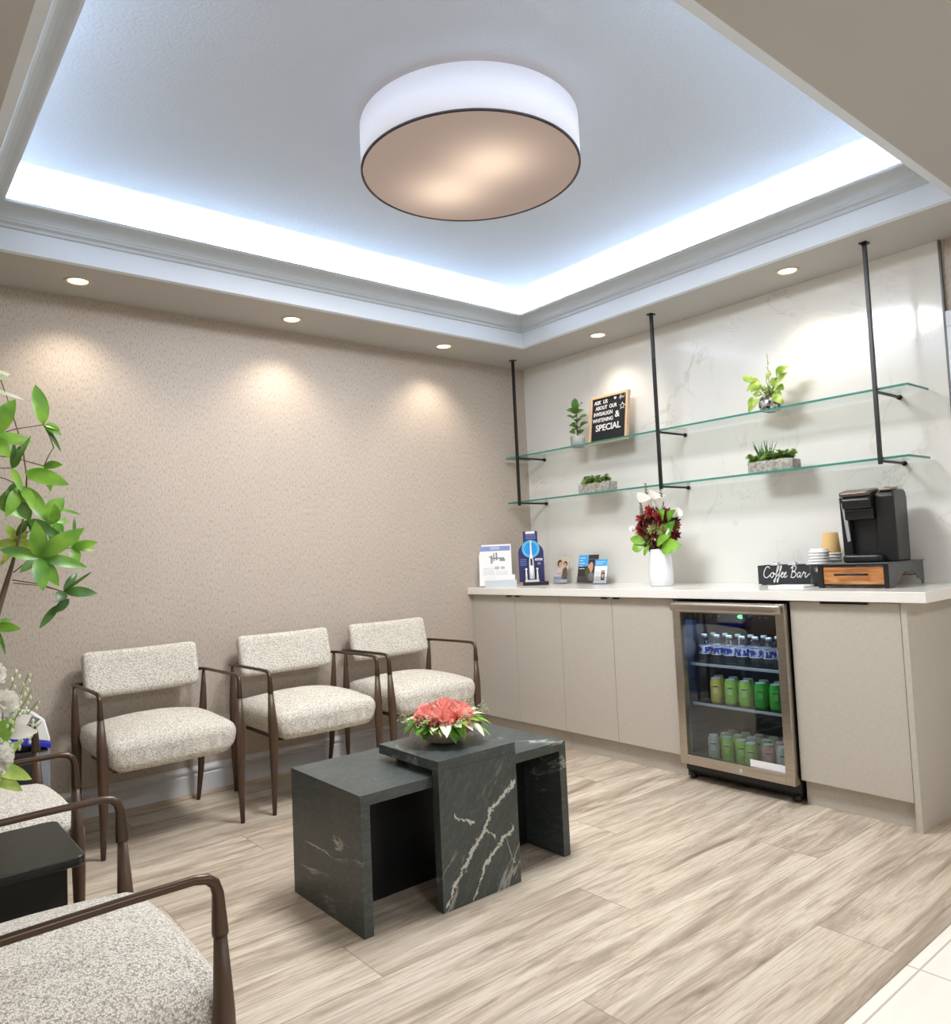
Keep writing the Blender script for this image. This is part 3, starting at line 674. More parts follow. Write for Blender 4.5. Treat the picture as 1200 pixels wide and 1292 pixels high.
def trough(x, ya, yb, z, hh, lab, seed):
    random.seed(seed); yc = (ya + yb) / 2; L = abs(yb - ya)
    t = thing('succulent_planter', lab, 'plant', (x, yc, z))
    bm = bmesh.new()
    def fn(p):
        n = math.sin(p.x * 90 + seed) * math.cos(p.y * 70) * .0025; p = p * (1 + n / .05 * .6)
        if p.z > hh * .2: p.z += math.sin(p.y * 60 + seed) * .003
        p.z = max(p.z, -hh / 2); return p
    rbox(bm, .09, L, hh, .012, 10, fn, Matrix.Translation((x, yc, z + hh / 2))); obj('stone_trough', bm, 'stone', t)
    bl = bmesh.new(); bg = bmesh.new(); zt = z + hh - .006
    for k in range(int(L / .018)):
        yy = ya - .02 - (L - .04) * k / (L / .018 - 1); [rosette(bl, (x + random.uniform(-.03, .02), yy + random.uniform(-.01, .01), zt + .008 + q_ * .016), random.uniform(.026, .040) * (1 - .2 * q_), 9, .8, w=.5, axis=(-.9 + q_ * .4, random.uniform(-.5, .5), 1)) for q_ in range(3 if random.random() > .4 else 2)]
    for k in range(7):
        yy = random.uniform(yb + .02, ya - .02); hgt = random.uniform(.03, .06)
        for j in range(int(hgt / .006)):
            a = j * 2.4; zz = zt + j * .006; leaf(bl, (x, yy, zz), (x + .014 * math.cos(a), yy + .014 * math.sin(a), zz + .008), .009, (0, 0, 1), .1, .2, 3)
    return t, bl, bg, zt
t, bl, bg, zt = trough(-.15, -.642, -.888, SL, .065, 'green succulents in a short rough stone trough, left end of the lower glass shelf', 3)
obj('succulents', bl, 'succ', t); bg.free()
t, bl, bg, zt = trough(-.15, -1.80, -2.045, SL, .06, 'succulents with spiky aloe in a rough stone trough, right half of the lower glass shelf', 5)
for k in range(26):
    a = random.uniform(0, 6.28); b = Vector((-.15 + random.uniform(-.015, .015), -1.88 + random.uniform(-.03, .03), zt)); sp = random.uniform(.1, .45)
    leaf(bg, b, b + Vector((math.cos(a) * sp * .06, math.sin(a) * sp * .13, random.uniform(.07, .12))), .006, (-1, 0, 0), .03, .2, 4)
obj('succulents', bl, 'succ', t); obj('aloe', bg, 'leafd', t)

# ------------------------------------------------------------------ things on the counter
z = HC
u = Vector((.74, -.67, 0)).normalized(); bk = Vector((.67, .74, 0)).normalized()
org = Vector((-.452, -.118, z)); Mf = plane_m(org, u, (0, 0, 1))
t = thing('flyer_stand', 'white slanted flyer stand holding a printed sheet beside the beige wall', 'sign', org, 0)
up = (Vector((0, 0, 1)) * math.cos(R(14)) + bk * math.sin(R(14))); Mt = plane_m(org + bk * .012 + Vector((0, 0, .004)), u, up)
sh = obj('sheet', loc_box(Mt, (-.107, .107, .002, .279, -.003, -.001)), 'paper', t)
obj('backrest', loc_box(Mt, (-.11, .11, 0, .2, -.006, -.0032)), 'clear', t)
obj('header', loc_box(Mt, (-.1, .1, .235, .268, -.0009, -.0005)), 'lilac', sh)
obj('title', merge(text_bm('Patient Info', .018, Mt @ Matrix.Translation((0, .252, 0)), .0002)), 'white', sh) if False else None
bm = loc_box(Mt, *[(-.03 + .0, .03, .258 - .011 * k, .2605 - .011 * k, -.0004, .0) for k in range(2)]); obj('title_lines', bm, 'white', sh)
bx = [(-.02 + .016 * math.cos(a), .185 + .03 * math.sin(a)) for a in (0, 1, 2, 3, 4, 5)]
bm = loc_box(Mt, (-.03, -.018, .15, .205, -.0009, -.0005), (-.012, -.004, .165, .22, -.0009, -.0005), (.004, .014, .172, .225, -.0009, -.0005), (-.018, .06, .18, .19, -.0009, -.0005), (.03, .065, .165, .18, -.0009, -.0005), (-.04, -.032, .19, .198, -.0009, -.0005))
obj('picture', bm, 'grey', sh)
bm = loc_box(Mt, (-.005, .025, .11, .13, -.0009, -.0005), (.035, .06, .112, .128, -.0009, -.0005), *[(-.08, -.01, .118 - .01 * k, .12 - .01 * k, -.0009, -.0005) for k in range(5)], *[(.0, .08, .095 - .01 * k, .0965 - .01 * k, -.0009, -.0005) for k in range(4)])
obj('text_lines', bm, C('pale_print', 170, 178, 190), sh)
bm = loc_box(Mf, (-.07, .135, 0, .004, -.02, .055), (-.07, .135, .004, .042, .051, .055), (-.07, -.066, .004, .036, -.01, .051), (.131, .135, .004, .036, -.01, .051)); obj('holder_tray', bm, 'lightgrey', t)
bm = loc_box(Mf, (.0, .125, .006, .075, .02, .047)); obj('stacked_sheets', bm, 'paper', t)

org = Vector((-.285, -.285, z)); Mf = plane_m(org, u, (0, 0, 1))
t = thing('toothbrush_display', 'blue cardboard display with a white electric toothbrush on a black base', 'display', org)
obj('base', loc_box(Mf, (-.06, .105, 0, .022, -.045, .045)), 'black', t, bev=.003)
pr = []
W2 = .082
side = [(-W2, .022), (-W2, .215)] + [(-W2 * math.cos(a), .215 + .062 * math.sin(a)) for a in (R(20), R(40), R(55))] + [(-.047, .275), (-.047, .347), (-.035, .352)]
full = side + [(-x_, y_) for x_, y_ in side[::-1]]
bm = bmesh.new(); f = [bm.verts.new((p[0], p[1], -.02)) for p in full]; b = [bm.verts.new((p[0], p[1], -.024)) for p in full]
bm.faces.new(f); bm.faces.new(b[::-1])
for k in range(len(full)): bm.faces.new((f[k], b[k], b[(k + 1) % len(full)], f[(k + 1) % len(full)]))
bm.transform(Mf); cd = obj('backing_card', bm, 'navyprint', t)
bm = bmesh.new(); lathe(bm, [(.001, 0), (.056, 0)], 0, 0, 0, 32); bm.transform(Mf @ Matrix.Translation((0, .235, -.0195))); obj('blue_disc', bm, 'cyan', cd)
bm = bmesh.new()
for r_ in (.046, .055): tube(bm, [(r_ * math.cos(a), .235 + r_ * math.sin(a), -.0188) for a in [k * math.pi / 20 for k in range(41)]], .0025, 6)
bm.transform(Mf); obj('glow_rings', bm, 'ringblue', cd)
obj('top_white', loc_box(Mf, (-.03, .03, .334, .35, -.0199, -.0192)), 'white', cd)
bm = merge(loc_box(Mf, (.025, .072, .158, .172, -.0199, -.019)), text_bm('iO', .02, Mf @ Matrix.Translation((.05, .138, -.0192)), .0002)); obj('logo', bm, 'white', cd)
bm = text_bm('Oral-B', .0125, Mf @ Matrix.Translation((.0485, .165, -.0186)), .0002, .0003); obj('brand_lettering', bm, 'navyprint', cd)
bm = loc_box(Mf, *[(-.072, -.03, .165 - .012 * k, .169 - .012 * k, -.0199, -.0195) for k in range(4)], *[(-.03, .035, .322 - .011 * k, .327 - .011 * k, -.0199, -.0195) for k in range(3)]); obj('print_lines', bm, 'lilac', cd)
bm = bmesh.new(); tube(bm, [(0, .04, .0), (0, .10, 0), (0, .155, 0), (0, .185, 0), (0, .21, 0), (0, .27, 0)], [.017, .017, .015, .011, .006, .004], 14)
sphere(bm, (0, .278, 0), .008, (.8, 1.3, .8)); bm.transform(Mf); tb = obj('toothbrush', bm, 'white', t)
bm = bmesh.new(); rbox(bm, .013, .045, .004, .0018, 4, m=Mf @ Matrix.Translation((0, .15, .0155))); obj('button', bm, 'black', tb)
bm = bmesh.new()
for s in (-.036, .036):
    tube(bm, [(s, .03, .005), (s, .1, .005)], [.008, .004], 8); sphere(bm, (s, .104, .005), .008)
bm.transform(Mf); obj('brush_heads', bm, 'white', t)
bm = loc_box(Mf, (-.045, .045, .022, .034, -.018, .02)); obj('charging_base', bm, 'white', t)

def leaflet(y, w_, h_, lab, kind, x=-.12, tilt=12):
    upv = Vector((math.sin(R(tilt)), 0, math.cos(R(tilt)))); m = plane_m((x, y, z + .006), (0, -1, 0), upv)
    t = thing('leaflet_holder', lab, 'leaflet', (x, y, z), 0)
    cdm = {'couple': 'beige', 'car': 'darkcar', 'card': 'paper'}[kind]
    c = obj('card', loc_box(m, (-w_ / 2, w_ / 2, 0, h_, -.002, 0)), cdm, t)
    obj('acrylic_holder', merge(loc_box(m, (-w_ / 2 - .006, w_ / 2 + .006, -.006, h_ * .82, -.006, -.004), (-w_ / 2 - .006, w_ / 2 + .006, -.006, .04, .004, .006)), nb((x - .015, x + .045, y - w_ / 2, y + w_ / 2, z, z + .003))), 'clear', t)
    def disc(cx, cy, rx, ry, mat, nm, lay=1):
        bm = bmesh.new(); poly(bm, [(cx + rx * math.cos(a), cy + ry * math.sin(a), .0004 * lay) for a in [k * math.pi / 10 for k in range(20)]]); bm.transform(m); obj(nm, bm, mat, c)
    def rect(x0, x1, y0, y1, mat, nm, lay=1):
        bm = bmesh.new(); poly(bm, [(x0, y0, .0004 * lay), (x1, y0, .0004 * lay), (x1, y1, .0004 * lay), (x0, y1, .0004 * lay)]); bm.transform(m); obj(nm, bm, mat, c)
    if kind == 'couple':
        disc(-.022, .045, .034, .05, 'shirt', 'printed_shirt', 1); disc(.032, .05, .026, .055, 'brownshirt', 'printed_jacket', 1)
        disc(-.02, .128, .021, .024, 'hair', 'printed_hair', 2); disc(-.014, .12, .014, .019, 'skin', 'printed_face', 3)
        disc(.03, .122, .018, .02, 'hair', 'printed_hair', 2); disc(.028, .115, .013, .017, 'skin', 'printed_face', 3)
        rect(-w_ / 2, w_ / 2, 0, .022, 'paper', 'printed_footer', 4); disc(-.01, .06, .028, .008, 'skin', 'printed_arm', 5)
    if kind == 'car':
        rect(-w_ / 2, 0.0, .105, h_, 'skyblue', 'blue_panel', 1)
        bm = bmesh.new()
        for k in range(5): box(bm, -w_ / 2 + .01, -w_ / 2 + .01 + (.03 if k % 2 else .045), h_ - .022 - .017 * k, h_ - .018 - .017 * k, .0006, .0009)
        bm.transform(m); obj('print_lines', bm, 'white', c)
        disc(.028, .1, .016, .032, 'skin', 'printed_face', 2); disc(.01, .105, .01, .015, 'skin', 'printed_hand', 2); disc(.03, .04, .022, .03, 'grey', 'printed_seat', 2)
        disc(-.005, .065, .015, .03, C('olivecloth', 80, 86, 56), 'printed_sleeve', 2); rect(.0, .06, .148, .152, 'grey', 'printed_roof_line', 2)
    if kind == 'card':
        rect(-w_ / 2, w_ / 2, h_ * .72, h_, 'skyblue', 'blue_header', 1)
        bm = bmesh.new(); box(bm, -w_ / 2 + .01, w_ / 2 - .02, h_ * .88, h_ * .9, .0006, .0009); box(bm, -w_ / 2 + .01, w_ / 2 - .04, h_ * .8, h_ * .82, .0006, .0009); bm.transform(m); obj('print_lines', bm, 'white', c)
        rect(.005, .035, .018, .068, 'hair', 'printed_photo', 1); disc(.02, .045, .009, .015, 'skin', 'printed_face', 2)
        rect(.005, .035, .072, .078, 'black', 'printed_bar', 1)
        bm = bmesh.new()
        for k in range(5): box(bm, -w_ / 2 + .008, -.002, .02 + .011 * k, .0225 + .011 * k, .0004, .0007)
        bm.transform(m); obj('text_lines', bm, 'pale_print', c)
leaflet(-.375, .115, .168, 'small leaflet with two smiling people in a clear stand, near the toothbrush display', 'couple')
leaflet(-.60, .165, .178, 'blue and dark leaflet showing a driver, in a clear stand', 'car', x=-.115)
leaflet(-.752, .10, .148, 'narrow white leaflet with blue header and portrait photo, in front of the driver leaflet', 'card', x=-.165)

# vase with burgundy arrangement
x, y = -.30, -1.315
t = thing('flower_vase', 'tall white vase of burgundy flowers, callas and green leaves under the middle pole', 'vase', (x, y, z))
bm = bmesh.new(); lathe(bm, [(.001, 0), (.055, 0), (.062, .006), (.065, .07), (.060, .15), (.052, .192), (.050, .2), (.047, .198), (.050, .16), (.001, .15)], x, y, z, 40); obj('vase', bm, 'ceramic', t)
random.seed(4)
def P3(px_, pz_, dx=0):   # right (in wall direction), height above vase foot
    return Vector((x + dx, y - px_, z + pz_))
bs, br, bd, bo, bg, bw = (bmesh.new() for _ in range(6))
for k in range(170):   # dense flower heads
    a = random.uniform(0, 6.28); rr = .13 * math.sqrt(random.random()); px_, dz = rr * math.cos(a), .30 + rr * math.sin(a) * .85
    dx = -random.uniform(.0, .07) * (1 - rr / .16); c = P3(px_ * .95, dz, dx)
    tgt = random.choice([bd, bo, bo, bo, br]) if dz < .33 else random.choice([br, bd, bo, bd, br])
    if dz < .25: tgt = random.choice([bo, bo, bd])
    rosette(tgt, c, random.uniform(.024, .038), 8, .9, w=.42, layers=2, axis=(-1, -px_ * 6, .3 + (dz - .3) * 4))
for cx_, cz_ in ((-.055, .365), (.05, .36), (.0, .40), (-.07, .30)):
    c = P3(cx_, cz_, -.05)
    for k in range(22):
        d = Vector((-random.uniform(.2, 1), random.uniform(-1, 1), random.uniform(-.4, 1))).normalized(); leaf(br, c, c + d * .05, .012, (-1, 0, .2), .1, .3, 4)
for (bx_, bz_, tx_, tz_) in ((-.045, .40, -.055, .565), (-.085, .34, -.095, .47), (.055, .36, .045, .52), (.02, .40, .06, .45)):
    b, e = P3(bx_, bz_, -.02), P3(tx_, tz_, -.02); tube(bs, [b, e], .002, 5)
    for k in range(20):
        f_ = k / 20; q = b.lerp(e, f_); s = 1 if k % 2 else -1; L = .03 * (1 - f_ * .7)
        leaf(bd, q, q + Vector((random.uniform(-.01, 0), s * L * .7, L)), .007, (-1, 0, 0), 0, .2, 3)
for (a0, a1, w_) in (((.05, .20), (.18, .215), .09), ((.09, .27), (.155, .345), .06), ((.10, .35), (.17, .40), .05), ((-.05, .24), (-.155, .265), .05), ((-.07, .22), (-.13, .205), .07), ((-.03, .22), (-.06, .165), .03), ((.02, .22), (.13, .275), .05), ((.06, .36), (.105, .405), .07)):
    leaf(bg, P3(*a0, -.05), P3(*a1, -.05 - random.uniform(0, .03)), w_, (-1, 0, .3), .12, .2, 8)
def calla(c, d, s):
    c = Vector(c); d = Vector(d).normalized(); uu, ww = frame_of(d); rings = []
    for i, (r_, h_) in enumerate([(.15, 0), (.3, .3), (.5, .6), (.75, .85), (1.0, 1.0)]):
        ring = []
        for k in range(14):
            a = 2 * math.pi * k / 14; hh = h_ + (.45 * max(0, math.cos(a)) ** 2 if i == 4 else .12 * max(0, math.cos(a)) if i == 3 else 0)
            ring.append(bw.verts.new(c + d * s * hh + (uu * math.cos(a) + ww * math.sin(a)) * s * r_ * .42))
        rings.append(ring)
    for a_, b_ in zip(rings, rings[1:]):
        for k in range(14): bw.faces.new((a_[k], a_[(k + 1) % 14], b_[(k + 1) % 14], b_[k])).smooth = True
calla(P3(-.015, .385, -.02), (-.5, .1, 1), .10); calla(P3(-.11, .315, 0), (-.5, .9, .1), .055); calla(P3(.08, .36, 0), (-.3, -.9, .45), .075); calla(P3(.035, .385, -.01), (-.3, 0, 1), .10)
leaf(bw, P3(.08, .25, -.06), P3(.14, .33, -.06), .014, (-1, 0, 0), .1, .2, 5)
for k in range(14): tube(bs, [(x + random.uniform(-.02, .02), y + random.uniform(-.02, .02), z + .155), P3(random.uniform(-.08, .08), .28, -.02)], .002, 5)
obj('stems', bs, 'gstem', t); obj('red_blooms', br, 'red', t); obj('burgundy_foliage', bd, 'darkred', t); obj('olive_blooms', bo, 'olive', t); obj('green_leaves', bg, 'leaf', t); obj('calla_blooms', bw, 'petalw', t)

# coffee bar box
t = thing('coffee_bar_box', 'black box with white script lettering Coffee Bar', 'box', (-.12, -1.972, z))
ya, yb = -1.822, -2.122; zb = z + .004
obj('box_body', nb((-.19, -.186, yb, ya, zb, zb + .092), (-.06, -.056, yb, ya, zb, zb + .092), (-.186, -.06, yb, yb + .004, zb, zb + .092), (-.186, -.06, ya - .004, ya, zb, zb + .092), (-.186, -.06, yb + .004, ya - .004, zb, zb + .004)), 'chalk', t)
obj('foot', nb((-.18, -.16, ya - .03, ya - .01, z, zb), (-.18, -.16, yb + .01, yb + .03, z, zb), (-.09, -.07, ya - .03, ya - .01, z, zb), (-.09, -.07, yb + .01, yb + .03, z, zb)), 'chalk', t)
G = [[(1.1, 1.75), (.85, 2.1), (.4, 1.95), (.05, 1.2), (.1, .4), (.5, .0), (1.0, .15), (1.35, .55)],
     [(1.75, .95), (1.5, .75), (1.45, .35), (1.7, .02), (2.0, .25), (2.02, .7), (1.8, .96), (2.1, .85), (2.35, .6), (2.75, 1.2), (2.92, 2.0), (2.78, 2.2), (2.65, 1.8), (2.6, .7), (2.5, -.55), (2.35, -.9), (2.28, -.5), (2.55, .05), (2.95, .5)],
     [(2.95, .5), (3.3, 1.2), (3.5, 2.0), (3.36, 2.2), (3.24, 1.8), (3.2, .7), (3.1, -.55), (2.95, -.9), (2.88, -.5), (3.15, .05), (3.55, .45), (3.92, .75), (3.88, 1.0), (3.66, .85), (3.6, .35), (3.82, .0), (4.2, .4), (4.52, .75), (4.48, 1.0), (4.26, .85), (4.2, .35), (4.42, .0), (4.8, .35)],
     [(5.75, 2.0), (5.68, 1.0), (5.62, .0)], [(5.35, 1.7), (5.85, 2.2), (6.4, 1.9), (6.2, 1.3), (5.8, 1.12), (6.35, .95), (6.5, .45), (6.1, .0), (5.5, .1)],
     [(7.3, .85), (6.98, .95), (6.75, .45), (6.95, .02), (7.22, .35), (7.36, .92), (7.3, .3), (7.45, .02), (7.72, .45), (7.92, 1.05), (8.05, .85), (8.35, .85), (8.28, .3), (8.48, .02), (8.8, .4), (9.2, .75)]]
bm = stroke(plane_m((-.1912, ya - .028, zb + .032), (0, -1, 0), (0, 0, 1)), G, .0022, .0258, .18); obj('script_lettering', bm, 'white', t)
bm = nb(*[(-.18 + .03 * (i % 4), -.155 + .03 * (i % 4), yb + .012 + .0235 * i, yb + .030 + .0235 * i, zb + .0045, zb + .098 + .004 * (i % 3)) for i in range(12)]); o = obj('sweetener_packet', bm, 'paper', None); tag(o, 'white paper packets standing inside the black Coffee Bar box', 'packets'); o['kind'] = 'stuff'
tag(obj('napkin_stack', nb((-.40, -.27, -2.16, -1.99, z, z + .008)), 'paper', bev=.001), 'flat white paper napkins lying in front of the Coffee Bar box', 'napkins')

# drawer stand
t = thing('pod_drawer_stand', 'grey metal drawer stand with wooden drawer front under the coffee machine', 'drawer stand', (-.22, -2.38, z))
sa, sb, sx0, sx1, sh = -2.232, -2.528, -.395, -.035, .102
def arch_side(y0, y1):
    bm = bmesh.new(); pr = [(sx0, z), (sx0 + .05, z), (sx0 + .07, z + .02)]
    cx = (sx0 + sx1) / 2 + .02
    pr += [(cx - .095 * math.cos(a), z + .02 + .045 * math.sin(a)) for a in [R(k) for k in range(10, 171, 20)]] + [(sx1 - .03, z + .02), (sx1 - .02, z), (sx1, z), (sx1, z + sh), (sx0, z + sh)]
    a = [bm.verts.new((p[0], y0, p[1])) for p in pr]; b = [bm.verts.new((p[0], y1, p[1])) for p in pr]
    bm.faces.new(a); bm.faces.new(b[::-1])
    for k in range(len(pr)): bm.faces.new((a[k], b[k], b[(k + 1) % len(pr)], a[(k + 1) % len(pr)]))
    return bm
obj('side_panel', arch_side(sb, sb + .004), 'gunmetal', t); obj('side_panel', arch_side(sa - .004, sa), 'gunmetal', t)
obj('frame', nb((sx0 - .004, sx0, sb, sb + .02, z, z + sh), (sx0 - .004, sx0, sa - .02, sa, z, z + sh), (sx0 - .004, sx0, sb + .02, sa - .02, z + .008, z + .014), (sx0 - .004, sx0, sb + .02, sa - .02, z + sh - .008, z + sh)), 'blackmetal', t)
obj('top_plate', nb((sx0 - .006, sx1 + .006, sb - .004, sa + .004, z + sh, z + sh + .004)), 'gunmetal', t, bev=.001)
d = obj('drawer', nb((sx0 + .002, sx0 + .016, sb + .021, sa - .021, z + .016, z + sh - .010), (sx0 + .016, sx1 - .02, sb + .021, sa - .021, z + .04, z + .044)), 'acacia', t, bev=.001)
bm = bmesh.new(); tube(bm, [(sx0 - .001, -2.31, z + .058), (sx0 - .018, -2.31, z + .058), (sx0 - .018, -2.44, z + .058), (sx0 - .001, -2.44, z + .058)], .0045, 8); obj('handle', bm, 'blackmetal', d)

# coffee machine
kz = z + sh + .0042; kx, ky = -.225, -2.408; kr = R(-90 + 7)
t = thing('coffee_machine', 'black single-cup coffee machine with bronze lid handle on the drawer stand', 'coffee machine', (kx, ky, kz), kr)
# local: x right, -y front
hw = .108
bm = bmesh.new(); pr = [(.14, 0), (.14, .285), (.125, .31), (.09, .318), (-.02, .318), (-.02, .2), (.0, .06), (.0, 0)]
def extr(pr, x0, x1):
    bm = bmesh.new(); a = [bm.verts.new((x0, p[0], p[1])) for p in pr]; b = [bm.verts.new((x1, p[0], p[1])) for p in pr]
    bm.faces.new(a); bm.faces.new(b[::-1])
    for k in range(len(pr)): bm.faces.new((a[k], b[k], b[(k + 1) % len(pr)], a[(k + 1) % len(pr)]))
    return bm
obj('body', extr([(.13, 0), (.13, .28), (.115, .305), (.09, .315), (.0, .312), (-.06, .30), (-.075, .285), (-.062, .0)], .030, hw), 'black', t, bev=.008, world=False, seg=3)
obj('body_back', extr([(.13, 0), (.13, .27), (.1, .30), (.02, .305), (-.03, .3), (-.03, 0)], -hw + .012, .030), 'black', t, bev=.006, world=False, seg=3)
obj('brew_head', extr([(-.03, .185), (-.03, .302), (-.11, .29), (-.125, .272), (-.12, .235), (-.095, .23), (-.09, .185)], -hw + .02, .029), 'black', t, bev=.007, world=False, seg=3)
bm = bmesh.new(); rbox(bm, .13, .16, .022, .010, 8, lambda p: Vector((p.x, p.y, p.z + .012 * math.cos(p.y * 14))), Matrix.Translation((-.033, -.045, .298)) @ Matrix.Rotation(R(6), 4, 'X')); lid = obj('lid', bm, C('bronzeplastic', 96, 84, 78, .3, metal=.5), t, world=False)
bm = bmesh.new(); rbox(bm, .052, .12, .012, .005, 6, m=Matrix.Translation((.07, .0, .315)) @ Matrix.Rotation(R(5), 4, 'X')); cpn = obj('control_panel', bm, C('bronzepanel', 150, 134, 114, .35, metal=.6), t, world=False)
bm = bmesh.new()
for k in range(3): lathe(bm, [(.001, .323), (.007, .323), (.007, .319)], .07, -.03 + .028 * k, 0, 14)
obj('button', bm, 'grey', cpn, world=False)
obj('water_tank', extr([(.12, .03), (.12, .27), (-.085, .285), (-.062, .03)], -hw, -hw + .0115), 'black', t, bev=.004, world=False)
bm = bmesh.new(); a = [(-hw + .008, -.0905, .262), (-hw + .025, -.0905, .262), (-hw + .034, -.0745, .095), (-hw + .021, -.0745, .09)]; poly(bm, a); bmesh.ops.solidify(bm, geom=bm.faces[:], thickness=.003); obj('tank_window', bm, C('palewindow', 214, 218, 222, .2), t, world=False)
obj('tank_edge', extr([(-.031, .0), (-.031, .29), (-.088, .288), (-.064, .0)], -hw + .0, -hw + .036), 'black', t, bev=.004, world=False)
bm = bmesh.new(); rbox(bm, .155, .10, .035, .012, 8, lambda p: p, Matrix.Translation((-.02, -.075, .0176))); dt = obj('drip_tray', bm, 'black', t, world=False)
obj('drip_grille', nb((-.075, .035, -.118, -.04, .0352, .037)), 'blackmetal', dt, world=False)

# cups and lids
cx, cy = -.155, -2.145
t = thing('cup_stack', 'upturned stack of kraft paper cups with white rims behind the lids', 'cups', (cx - .0, cy, z + .0))
cx, cy = -.12, -2.165
bm = bmesh.new(); lathe(bm, [(.001, .245), (.031, .245), (.033, .243), (.043, .150), (.043, .148)], cx, cy, z, 30); obj('top_cup', bm, 'kraft', t)
bm = bmesh.new()
pr = [(.043, .148)]
for k in range(10): pr += [(.047, .146 - .0145 * k), (.047, .1415 - .0145 * k), (.0435, .140 - .0145 * k), (.0435, .1335 - .0145 * k)]
pr += [(.046, .0), (.001, .0)]
lathe(bm, pr, cx, cy, z, 30); obj('stacked_rims', bm, 'paper', t)
cx, cy = -.215, -2.178
cx, cy = -.235, -2.178
cx, cy = -.225, -2.176
cx, cy = -.25, -2.17
t = thing('lid_stack', 'stack of white plastic cup lids on a round black holder', 'lids', (cx, cy, z))
bm = bmesh.new(); lathe(bm, [(.001, .1), (.045, .1), (.045, 0.0), (.001, 0)], cx, cy, z, 30); obj('holder', bm, 'black', t)
bm = bmesh.new(); pr = [(.04, .1001)]
for k in range(5): pr += [(.047, .102 + .013 * k), (.047, .107 + .013 * k), (.041, .108 + .013 * k), (.039, .115 + .013 * k)]
pr += [(.037, .172), (.001, .172)]
lathe(bm, pr, cx, cy, z, 30); obj('lids', bm, 'white', t)

# ------------------------------------------------------------------ chairs (local front is -y)
CH, CW = .64, .285
def build_chair(label):
    t = thing('armchair', label, 'chair', group='cream tweed armchairs with dark wooden legs')
    def dome(p):
        fx, fy = 1 - (p.x / .27) ** 2, 1 - (p.y / .27) ** 2
        if p.z > 0: p.z += .052 * max(0, fx) ** .8 * max(0, fy) ** .9
        else:
            p.x *= 1 - .10 * min(1, (-p.z) / .055); p.z -= 0
        if p.y < 0: p.y -= .012 * max(0, fx)
        return p
    bm = bmesh.new(); rbox(bm, .535, .535, .128, .042, 16, dome, Matrix.Translation((0, -.008, .384))); obj('seat', bm, 'fabric', t, world=False)
    obj('seat_frame', nb((-.22, .22, -.17, .20, .306, .3205)), 'dwood', t, world=False)
    def curve(p):
        p.y += .10 * (p.x / .3) ** 2 * -.35; return p
    bm = bmesh.new(); rbox(bm, .505, .062, .205, .026, 12, curve, Matrix.Translation((0, .215, .665)) @ Matrix.Rotation(R(-14), 4, 'X')); obj('backrest', bm, 'fabric', t, world=False)
    for s in (-1, 1):
        # front leg: narrow at top, thick at seat height, fine at foot
        bm = bmesh.new(); tube(bm, [(s * .283, -.250, 0), (s * .280, -.252, .15), (s * .279, -.252, .33), (s * .281, -.250, .42), (s * .284, -.246, .545)], [.0095, .0150, .0215, .021, .0125], 14, .8); obj('leg', bm, 'dwood', t, world=False)
        bm = bmesh.new(); tube(bm, [(s * .262, .243, 0), (s * .272, .225, .15), (s * .276, .213, .33), (s * .280, .206, .42), (s * .284, .198, .555), (s * .285, .195, .63)], [.0095, .0145, .020, .020, .0125, .007], 14, .8); obj('leg', bm, 'dwood', t, world=False)
        # metal arm: from behind the backrest, forward, bending down into a sleeve
        pts = [(s * .250, .262, .625), (s * .2855, .225, .632), (s * .286, .15, .636), (s * .286, -.10, CH), (s * .286, -.205, CH), (s * .286, -.226, CH - .004), (s * .286, -.238, CH - .014), (s * .2855, -.243, CH - .03), (s * .2845, -.2455, CH - .09), (s * .284, -.246, CH - .096)]
        bm = bmesh.new(); tube(bm, pts, [.0075, .0075, .0075, .0075, .0078, .0085, .009, .0095, .0132, .0132], 12); obj('arm', bm, 'bronze', t, world=False)
    bm = bmesh.new(); tube(bm, [(-.250, .262, .625), (-.12, .272, .625), (.12, .272, .625), (.250, .262, .625)], .0075, 10); obj('back_rail', bm, 'bronze', t, world=False)
    bm = bmesh.new(); tube(bm, [(-.2, .272, .625), (-.2, .235, .65)], .006, 8); tube(bm, [(.2, .272, .625), (.2, .235, .65)], .006, 8); obj('back_bracket', bm, 'bronze', t, world=False)
    return t
c1 = build_chair('cream tweed armchair against the beige wall, leftmost of the three in that row')
c1.location = (-2.652, -.312, 0)
dup(c1, (-1.942, -.322, 0), R(0), 'cream tweed armchair against the beige wall, middle of the three in that row')
dup(c1, (-1.30, -.322, 0), R(0), 'cream tweed armchair against the beige wall, beside the greige cabinets')
dup(c1, (-3.49, -2.345, 0), R(90), 'cream tweed armchair closest to the viewer at the lower left')
dup(c1, (-3.472, -1.245, 0), R(90), 'cream tweed armchair at the left edge behind the black side table')

# ------------------------------------------------------------------ marble tables
t = thing('marble_coffee_table', 'long low black marble coffee table with open front', 'table', (-2.08, -1.6, 0))
T0, T1, TY0, TY1, TH, TT = -2.518, -1.630, -1.832, -1.37, .42, .034
obj('tabletop', nb((T0, T1, TY0, TY1, TH - TT, TH)), 'bm_a', t, bev=.0012)
obj('side_slab', nb((T0, T0 + TT, TY0, TY1, 0, TH - TT)), 'bm_a', t, bev=.0012)
obj('side_slab', nb((T1 - TT, T1, TY0, TY1, 0, TH - TT)), 'bm_a', t, bev=.0012)
obj('back_slab', nb((T0 + TT, T1 - TT, -1.632, -1.60, 0.0, TH - TT)), 'black', t)
t = thing('marble_nesting_table', 'tall narrow veined black marble table overlapping the low one, flowers on top', 'table', (-2.085, -1.7, 0))
obj('tabletop', nb((-2.252, -1.918, -1.872, -1.52, .442, .475)), 'bm_b', t, bev=.0012)
obj('front_slab', nb((-2.252, -1.918, -1.872, -1.838, 0, .442)), 'bm_b', t, bev=.0012)
